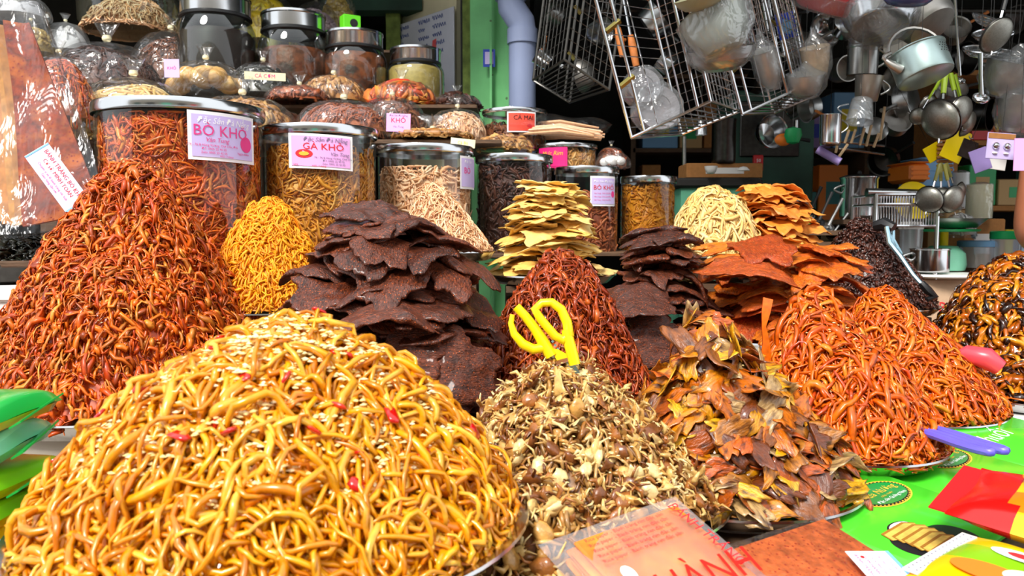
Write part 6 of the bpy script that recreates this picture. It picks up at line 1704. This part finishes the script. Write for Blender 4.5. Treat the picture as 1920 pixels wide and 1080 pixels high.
# tongs with black grip
o = empty('steel_tongs', W(1690, 480, 2.15), label='pale blue steel tongs with black grips leaning on the blackish heap', cat='tongs')
to = o.location
LB = M('pale_blue_steel', (170, 206, 222), 0.25, 0.85)
MB().tube([W(1662, 425, 2.2) - to, W(1668, 455, 2.19) - to, W(1688, 480, 2.17) - to, W(1712, 515, 2.14) - to, W(1730, 535, 2.12) - to], [0.006, 0.008, 0.007, 0.006, 0.006], 8).build('arm', LB, o)
MB().tube([W(1674, 425, 2.24) - to, W(1674, 450, 2.22) - to, W(1690, 478, 2.19) - to], [0.006, 0.007, 0.006], 8).build('arm', LB, o)
MB().tube([W(1727, 530, 2.12) - to, W(1740, 545, 2.11) - to, W(1752, 556, 2.11) - to, W(1738, 562, 2.11) - to], [0.009, 0.012, 0.011, 0.007], 8).build('grip', BLACKP, o)
MB().tube([W(1640, 424, 2.26) - to, W(1658, 420, 2.24) - to, W(1676, 428, 2.22) - to], [0.014, 0.02, 0.015], 8).build('head', BLACKP, o)
# big steel stock pot
vessel('stock_pot', 1610, 372, 2.9, 33, 78, POT, STEEL, 'big shiny stock pot with a black lid behind the orange sheets', 'pot', hung=False, extra=lambda o, Rm, R, hh: (MB().lathe([(0.001, hh * 0.56), (R * 0.7, hh * 0.55), (R * 1.06, hh * 0.5), (R * 1.0, hh * 0.5)], 32).build('lid', BLACKP, o), MB().ball((0, 0, hh * 0.6), R * 0.14, 10, 6).build('knob', BLACKP, o), loop_handle(-1, 0.62, 0.8, 0.4)(o, Rm, R, hh)))
crate((X(1610, 2.9), 2.9, Z(412, 2.9)), 0.2, 0.2, 0, 'wooden crate under the big stock pot')
# jumble of ladles, lids and wrapped spoons left of the stock pot
vessel('dome_cover', 1522, 412, 2.75, 26, 12, [(0, 0), (1, 0), (1, 0.15), (0.7, 0.6), (0.15, 0.9), (0.15, 1.2), (0, 1.25)], STEEL, 'domed steel lid lying left of the stock pot', 'lid', (10, 10, 0), hung=False)
for i, (a0, b0, a1, b1) in enumerate(((1560, 360, 1535, 415), (1580, 372, 1552, 425), (1500, 372, 1512, 420), (1590, 400, 1560, 440), (1540, 350, 1520, 395))):
    ladle(a0, b0, a1, b1, 2.7 + 0.05 * i, 12, ['leaning', 'second', 'left', 'lowest', 'rear'][i] + ' steel ladle in the jumble beside the stock pot', STEELB if i % 2 else BLACKP)
o = MB().ball((0, 0, 0), (0.014, 0.012, 0.012), 10, 6).build('red_plastic_knob', REDP, loc=W(1533, 420, 2.76)); tag(o, 'red plastic knob in the ladle jumble', 'knob')  # small loose knob of red plastic
o = MB().box((0, 0, 0), (0.02, 0.02, 0.045), (0.2, 0.4, 0), bev=0.006).build('lime_peeler', LIMEP, loc=W(1513, 418, 2.55)); tag(o, 'lime green peeler handle in the ladle jumble', 'peeler')
crate((X(1540, 2.75), 2.8, Z(432, 2.75)), 0.22, 0.2, 0, 'wooden crate under the ladle jumble')
bag(1490, 355, 412, 56, 2.85, 'crumpled clear bag of utensils behind the orange sheets', ALU, 'flake', 40, 61, film=WRAP)
# rolls, boxes, containers, yellow plate
def roll(px, py, D, wp, hp, label, mat=WHITEP):
    c = W(px, py, D); R = S(wp, D) / 2; h = S(hp, D)
    o = empty('wrapped_roll', c, label=label, cat='roll')
    MB().lathe([(0.001, -h / 2), (R, -h / 2), (R, h / 2), (R * 0.25, h / 2), (R * 0.25, h / 2 - 0.01), (0.001, h / 2 - 0.01)], 28).build('roll', mat, o)
    MB().lathe([(R * 1.03, -h * 0.5), (R * 1.04, 0), (R * 1.03, h * 0.52), (R * 0.4, h * 0.58), (0.001, h * 0.56)], 28, wob=lambda a, z: 1 + 0.02 * math.sin(7 * a + 30 * z)).build('plastic_wrap', WRAP, o)
roll(1836, 378, 3.1, 44, 62, 'big white roll in clear plastic beside the olive sieves', CREAM); roll(1800, 358, 3.3, 30, 66, 'narrower grey white roll behind the olive sieves')
o = empty('goods_table', (X(1850, 3.2), 3.2, 0), label='wooden table behind the plastic tubs', cat='table')
MB().box((0, 0, Z(502, 3.2) - 0.015), (0.8, 0.5, 0.03)).build('table_top', WOOD, o)
for sx in (-1, 1):
    for sy in (-1, 1): MB().box((sx * 0.37, sy * 0.22, (Z(502, 3.2) - 0.03) / 2), (0.05, 0.05, Z(502, 3.2) - 0.03)).build('leg', WOOD, o)
carton(X(1836, 3.15), 3.2, Z(502, 3.2), 0.16, 0.16, Z(410, 3.1) - Z(502, 3.2), 0, 'brown carton under the big white roll')
carton(X(1800, 3.3), 3.36, Z(502, 3.2), 0.14, 0.14, Z(392, 3.3) - Z(502, 3.2), 10, 'tan carton under the narrow roll')
bag(1798, 392, 446, 58, 2.95, 'white plastic bag behind the scale', WHITEP, 'flake', 40, 63, film=WRAP)
TUBM = FILM('milky_tub', (226, 236, 246), haze=0.3, gloss=0.5, rough=0.15, bump=0.0, base=0.06)
def lid_tub(px, py, D, wp, hp, lidm, label):
    c = W(px, py + hp / 2, D); R = S(wp, D) / 2; h = S(hp, D)
    o = empty('lidded_tub', c, label=label, cat='tub')
    MB().lathe([(0.001, 0), (R * 0.9, 0), (R * 0.97, h * 0.78), (R * 0.9, h * 0.8)], 32).build('tub_wall', TUBM, o)
    MB().lathe([(R * 0.95, h * 0.76), (R * 1.0, h * 0.78), (R * 1.0, h * 0.97), (R * 0.9, h), (0.001, h)], 32).build('lid', lidm, o)
lid_tub(1884, 466, 2.9, 54, 66, GREENP, 'milky plastic tub with a green lid behind the glazed brown heap'); lid_tub(1912, 498, 2.7, 40, 44, GREENP, 'low green lidded tub at the right edge')
lid_tub(1918, 458, 3.1, 30, 62, BLUEP, 'tub with a blue lid at the right edge'); lid_tub(1832, 476, 2.95, 70, 50, LBLUEP, 'wide milky tub left of the green lidded one')
lid_tub(1706, 446, 2.8, 44, 60, WHITEP, 'milky jar behind the chrome cart')
def stackbox(px, py, D, w, h, mat, label):
    c = W(px, py, D); o = empty('plastic_box', c, label=label, cat='box')
    ww, hh = S(w, D), S(h, D)
    MB().box((0, 0, 0), (ww, 0.2, hh * 0.9), bev=0.012).build('box_body', mat, o); MB().box((0, 0, hh * 0.47), (ww * 1.05, 0.21, hh * 0.08), bev=0.006).build('lid', mat, o)
    for k in range(3): MB().box((0, -0.101, -hh * 0.3 + k * hh * 0.22), (ww * 0.94, 0.004, 0.008)).build('ridge', mat, o)
stackbox(1735, 330, 3.4, 60, 60, LBLUEP, 'light blue plastic box on the shelf behind the olive sieves'); stackbox(1702, 326, 3.3, 36, 38, ORANGEP, 'orange plastic basket left of the light blue box')
o = MB().lathe([(0.001, -0.004), (0.05, -0.004), (0.075, 0.008), (0.073, 0.011), (0.05, 0.0), (0.001, 0.0)], 32, Matrix.Rotation(R_(78), 4, 'X')).build('yellow_plate', YELP, loc=W(1712, 378, 3.0)); tag(o, 'yellow plate standing on edge behind the cart', 'plate')
# hanging cards and packs
def blister(px, py, D, w, h, mat, label, rot=0, dots=True):
    c = W(px, py, D); o = empty('blister_card', c, label=label, cat='card'); o.rotation_euler = (0, R_(rot), 0)
    ww, hh = S(w, D), S(h, D)
    MB().box((0, 0, 0), (ww, 0.004, hh), bev=0.001).build('card_board', mat, o)
    if dots:
        for sx in (-1, 1):
            MB().ball((sx * ww * 0.2, -0.004, 0), (ww * 0.13, 0.012, hh * 0.14), 10, 6).build('hook', CHROME, o)
            MB().ball((sx * ww * 0.2, -0.004, -hh * 0.28), (ww * 0.1, 0.006, hh * 0.05), 8, 5).build('screw_cover', WHITEP, o)
        MB().box((0, -0.0026, hh * 0.38), (ww * 0.96, 0.002, hh * 0.2)).build('header_print', CARD, o)
    cord(o, hh / 2)
blister(1876, 274, 2.5, 52, 48, LILACP, 'lilac card with two chrome hooks hanging at the right', 4); blister(1838, 300, 2.6, 34, 42, LILAC, 'lilac and lime card tilted behind the hook card', -20, False)
blister(1868, 306, 2.62, 36, 24, WHITEP, 'white card hanging under the hook card', 8, False); blister(1912, 290, 2.45, 22, 60, PINKPR, 'pink red card cut by the right edge', 0, False)
blister(1792, 272, 2.75, 40, 60, YELP, 'yellow pack hanging below the sieves', 24, False); blister(1750, 286, 2.8, 30, 30, YELP, 'small yellow and green pack left of the corrugated card', -30, False)
blister(1815, 280, 2.7, 30, 34, DARKST, 'grey pack with a dark picture beside the yellow one', 20, False)
o = empty('corrugated_card', W(1772, 292, 2.78), label='brown corrugated card hanging between the yellow packs', cat='card')
for k in range(8): MB().box((0, 0, 0.05 - 0.014 * k), (S(30, 2.78), 0.012, 0.011), bev=0.003).build('ridge', CARD, o)
cord(o, 0.055)
# more hung pieces filling the dim upper part of the shop
r = np.random.default_rng(77)
CLUT = [('frying_pan', PAN, 'pan'), ('steel_bowl', BOWL, 'bowl'), ('steel_mug', CUP, 'mug'), ('sauce_pot', POT, 'pot')]
POSW = ['upper left', 'upper middle', 'upper right', 'lower left', 'lower middle', 'lower right']
spots = [(1040, 30), (1120, 60), (1225, 40), (1250, 120), (1020, 110), (1100, 140), (1395, 40), (1420, 150), (1480, 200), (1540, 60), (1500, 90), (1580, 130), (1680, 90), (1690, 150), (1640, 240), (1680, 230), (1790, 60), (1800, 110), (1780, 170), (1840, 215), (1905, 40), (1440, 250), (1520, 200), (1700, 190), (1660, 300), (1895, 110), (1590, 40), (1470, 30)]
near = ['behind the grey pipe', 'behind the left rack', 'behind the largest rack', 'inside the largest rack', 'low behind the grey pipe', 'under the left rack', 'behind the wrapped bowl', 'behind the second rack', 'under the narrow rack', 'beside the red pan', 'behind the spoon set', 'left of the canister', 'left of the strainer pot', 'under the strainer pot', 'beside the clear cup', 'left of the small sieve', 'above the thin ladle', 'below the wide pan', 'above the lime handles', 'below the long ladle', 'at the top right corner', 'over the dark cabinet', 'behind the bagged dish', 'under the strainer spout', 'right of the peg rack', 'behind the widest colander', 'under the red pan', 'beside the blue card']
for i, (px, py) in enumerate(spots):
    nm, pf, ct = CLUT[i % 4]
    D = r.uniform(3.0, 3.7)
    mt = [DARKST, ALU, STEELB, STEEL][int(r.integers(4))]
    def hook(o, Rm, R, hh): 
        MB().tube([Rm @ Vector((R, 0, hh * 0.3)), Rm @ Vector((R * 1.9, 0, hh * 0.45)), Rm @ Vector((R * 2.5, 0, hh * 0.6))], [R * 0.1, R * 0.09, R * 0.12], 8).build('handle', [BLACKP, WOODH, STEELB][i % 3], o)
    vessel(nm, px, py, D, r.uniform(18, 34), r.uniform(18, 40), pf, mt, f'{"dark" if mt is DARKST else "grey"} {nm.replace("_", " ")} hanging {near[i]}', ct, (r.uniform(40, 110), r.uniform(-30, 30), r.uniform(0, 360)), extra=hook, seg=24)

# ------------------------------------------------------------------ passer-by at the right edge
SKIN = M('skin', (206, 128, 92), 0.5, noise=0.05, nscale=30)
SHIRT = M('rust_shirt', (190, 70, 44), 0.8, noise=0.1, nscale=40)
TROU = M('dark_trousers', (40, 44, 58), 0.85)
HAIR = M('black_hair', (16, 13, 12), 0.45)
def skin_body(name, verts, edges, radii, mat, parent, root=0, sub=2):
    me = bpy.data.meshes.new(name); me.from_pydata(verts, edges, []); o = link(name, me, parent)
    md = o.modifiers.new('skin', 'SKIN'); md.use_smooth_shade = True
    if not me.skin_vertices: me.skin_vertices.new()
    for i, rr in enumerate(radii): me.skin_vertices[0].data[i].radius = rr if isinstance(rr, tuple) else (rr, rr)
    for i in range(len(verts)): me.skin_vertices[0].data[i].use_root = (i == root)
    sb = o.modifiers.new('sub', 'SUBSURF'); sb.levels = sub; sb.render_levels = sub
    me.materials.append(mat); return o
pe = empty('person', (2.0, 2.72, 0), label='passer-by at the right edge, rust shirt, bare forearm raised towards the goods', cat='person')
V_ = [(0, 0, 0.92), (0, 0, 1.05), (0, 0, 1.22), (0, 0, 1.40), (0, 0.0, 1.50), (0, -0.01, 1.58), (0, -0.02, 1.66), (0, -0.02, 1.74),
      (-0.17, 0, 1.41), (-0.23, -0.03, 1.24), (-0.30, -0.07, 1.30), (-0.33, -0.12, 1.45), (-0.34, -0.14, 1.53),
      (0.17, 0, 1.41), (0.22, 0.02, 1.14), (0.22, -0.06, 0.90), (0.22, -0.08, 0.82),
      (-0.09, 0, 0.86), (-0.10, 0.0, 0.48), (-0.10, 0.02, 0.10), (-0.10, -0.12, 0.03), (0.09, 0, 0.86), (0.10, 0, 0.48), (0.10, 0.02, 0.10), (0.10, -0.12, 0.03)]
E_ = [(0, 1), (1, 2), (2, 3), (3, 4), (4, 5), (5, 6), (6, 7), (3, 8), (8, 9), (9, 10), (10, 11), (11, 12), (3, 13), (13, 14), (14, 15), (15, 16), (0, 17), (17, 18), (18, 19), (19, 20), (0, 21), (21, 22), (22, 23), (23, 24)]
rad = [(0.16, 0.11), (0.14, 0.10), (0.155, 0.11), (0.15, 0.10), 0.055, 0.075, 0.085, 0.07, 0.055, 0.046, 0.045, 0.034, 0.03, 0.055, 0.046, 0.034, 0.03, 0.09, 0.06, 0.042, 0.034, 0.09, 0.06, 0.042, 0.034]
skin_body('body', V_, E_, rad, SKIN, pe)
skin_body('shirt', [(0, 0, 0.90), (0, 0, 1.06), (0, 0, 1.22), (0, 0, 1.40), (0, 0, 1.455), (-0.17, 0, 1.41), (-0.21, -0.02, 1.31), (0.17, 0, 1.41), (0.21, 0.01, 1.28)], [(0, 1), (1, 2), (2, 3), (3, 4), (3, 5), (5, 6), (3, 7), (7, 8)], [(0.18, 0.13), (0.165, 0.12), (0.175, 0.125), (0.165, 0.115), 0.07, 0.07, 0.06, 0.07, 0.06], SHIRT, pe)
skin_body('trousers', [(0, 0, 0.95), (-0.095, 0, 0.85), (-0.10, 0, 0.48), (-0.10, 0.02, 0.12), (0.095, 0, 0.85), (0.10, 0, 0.48), (0.10, 0.02, 0.12)], [(0, 1), (1, 2), (2, 3), (0, 4), (4, 5), (5, 6)], [(0.17, 0.12), 0.10, 0.075, 0.06, 0.10, 0.075, 0.06], TROU, pe)
for fx, fz, fl in ((-0.025, 0.0, 0.075), (-0.010, 0.012, 0.085), (0.006, 0.012, 0.08), (0.02, 0.004, 0.062)):
    b0 = Vector((-0.34 + fx, -0.15, 1.555 + fz))
    skin_body('finger', [tuple(b0), tuple(b0 + Vector((fx * 0.2, -0.012, fl * 0.5))), tuple(b0 + Vector((fx * 0.2, -0.035, fl * 0.9)))], [(0, 1), (1, 2)], [0.009, 0.008, 0.007], SKIN, pe, sub=1)
skin_body('thumb', [(-0.32, -0.15, 1.53), (-0.295, -0.165, 1.56), (-0.285, -0.18, 1.585)], [(0, 1), (1, 2)], [0.011, 0.009, 0.008], SKIN, pe, sub=1)
MB().ball((0, 0.0, 1.72), (0.092, 0.1, 0.09), 18, 12).build('hair', HAIR, pe)
for s in (-1, 1):
    MB().ball((s * 0.032, -0.098, 1.68), 0.011, 10, 6).build('eye', WHITEP, pe); MB().ball((s * 0.032, -0.107, 1.68), 0.005, 8, 5).build('pupil', INK, pe)
    MB().ball((s * 0.09, -0.01, 1.66), (0.012, 0.02, 0.03), 8, 6).build('ear', SKIN, pe)
MB().ball((0, -0.112, 1.655), (0.012, 0.016, 0.02), 8, 6).build('nose', SKIN, pe); MB().ball((0, -0.10, 1.615), (0.024, 0.008, 0.006), 8, 5).build('mouth', M('lips', (170, 80, 70), 0.5), pe)

# ------------------------------------------------------------------ added street front, unseen behind the camera, to darken reflections
m_fac = M('added_facade_plaster', (150, 140, 124), 0.9, noise=0.25, nscale=2)
struct('wall_street_added', MB().box((0, -6.5, 2.6), (18, 0.2, 5.2)), m_fac)  # added out of view, so steel reflects plaster instead of bright sky
for i in range(5):
    struct('door_%d' % (i + 2), MB().box((-6 + 3 * i, -6.36, 1.1), (1.7, 0.06, 2.2)), [m_dgreen, DARKST, m_turq, DARKST, REDP][i])  # added doors on the unseen facade, for varied reflections
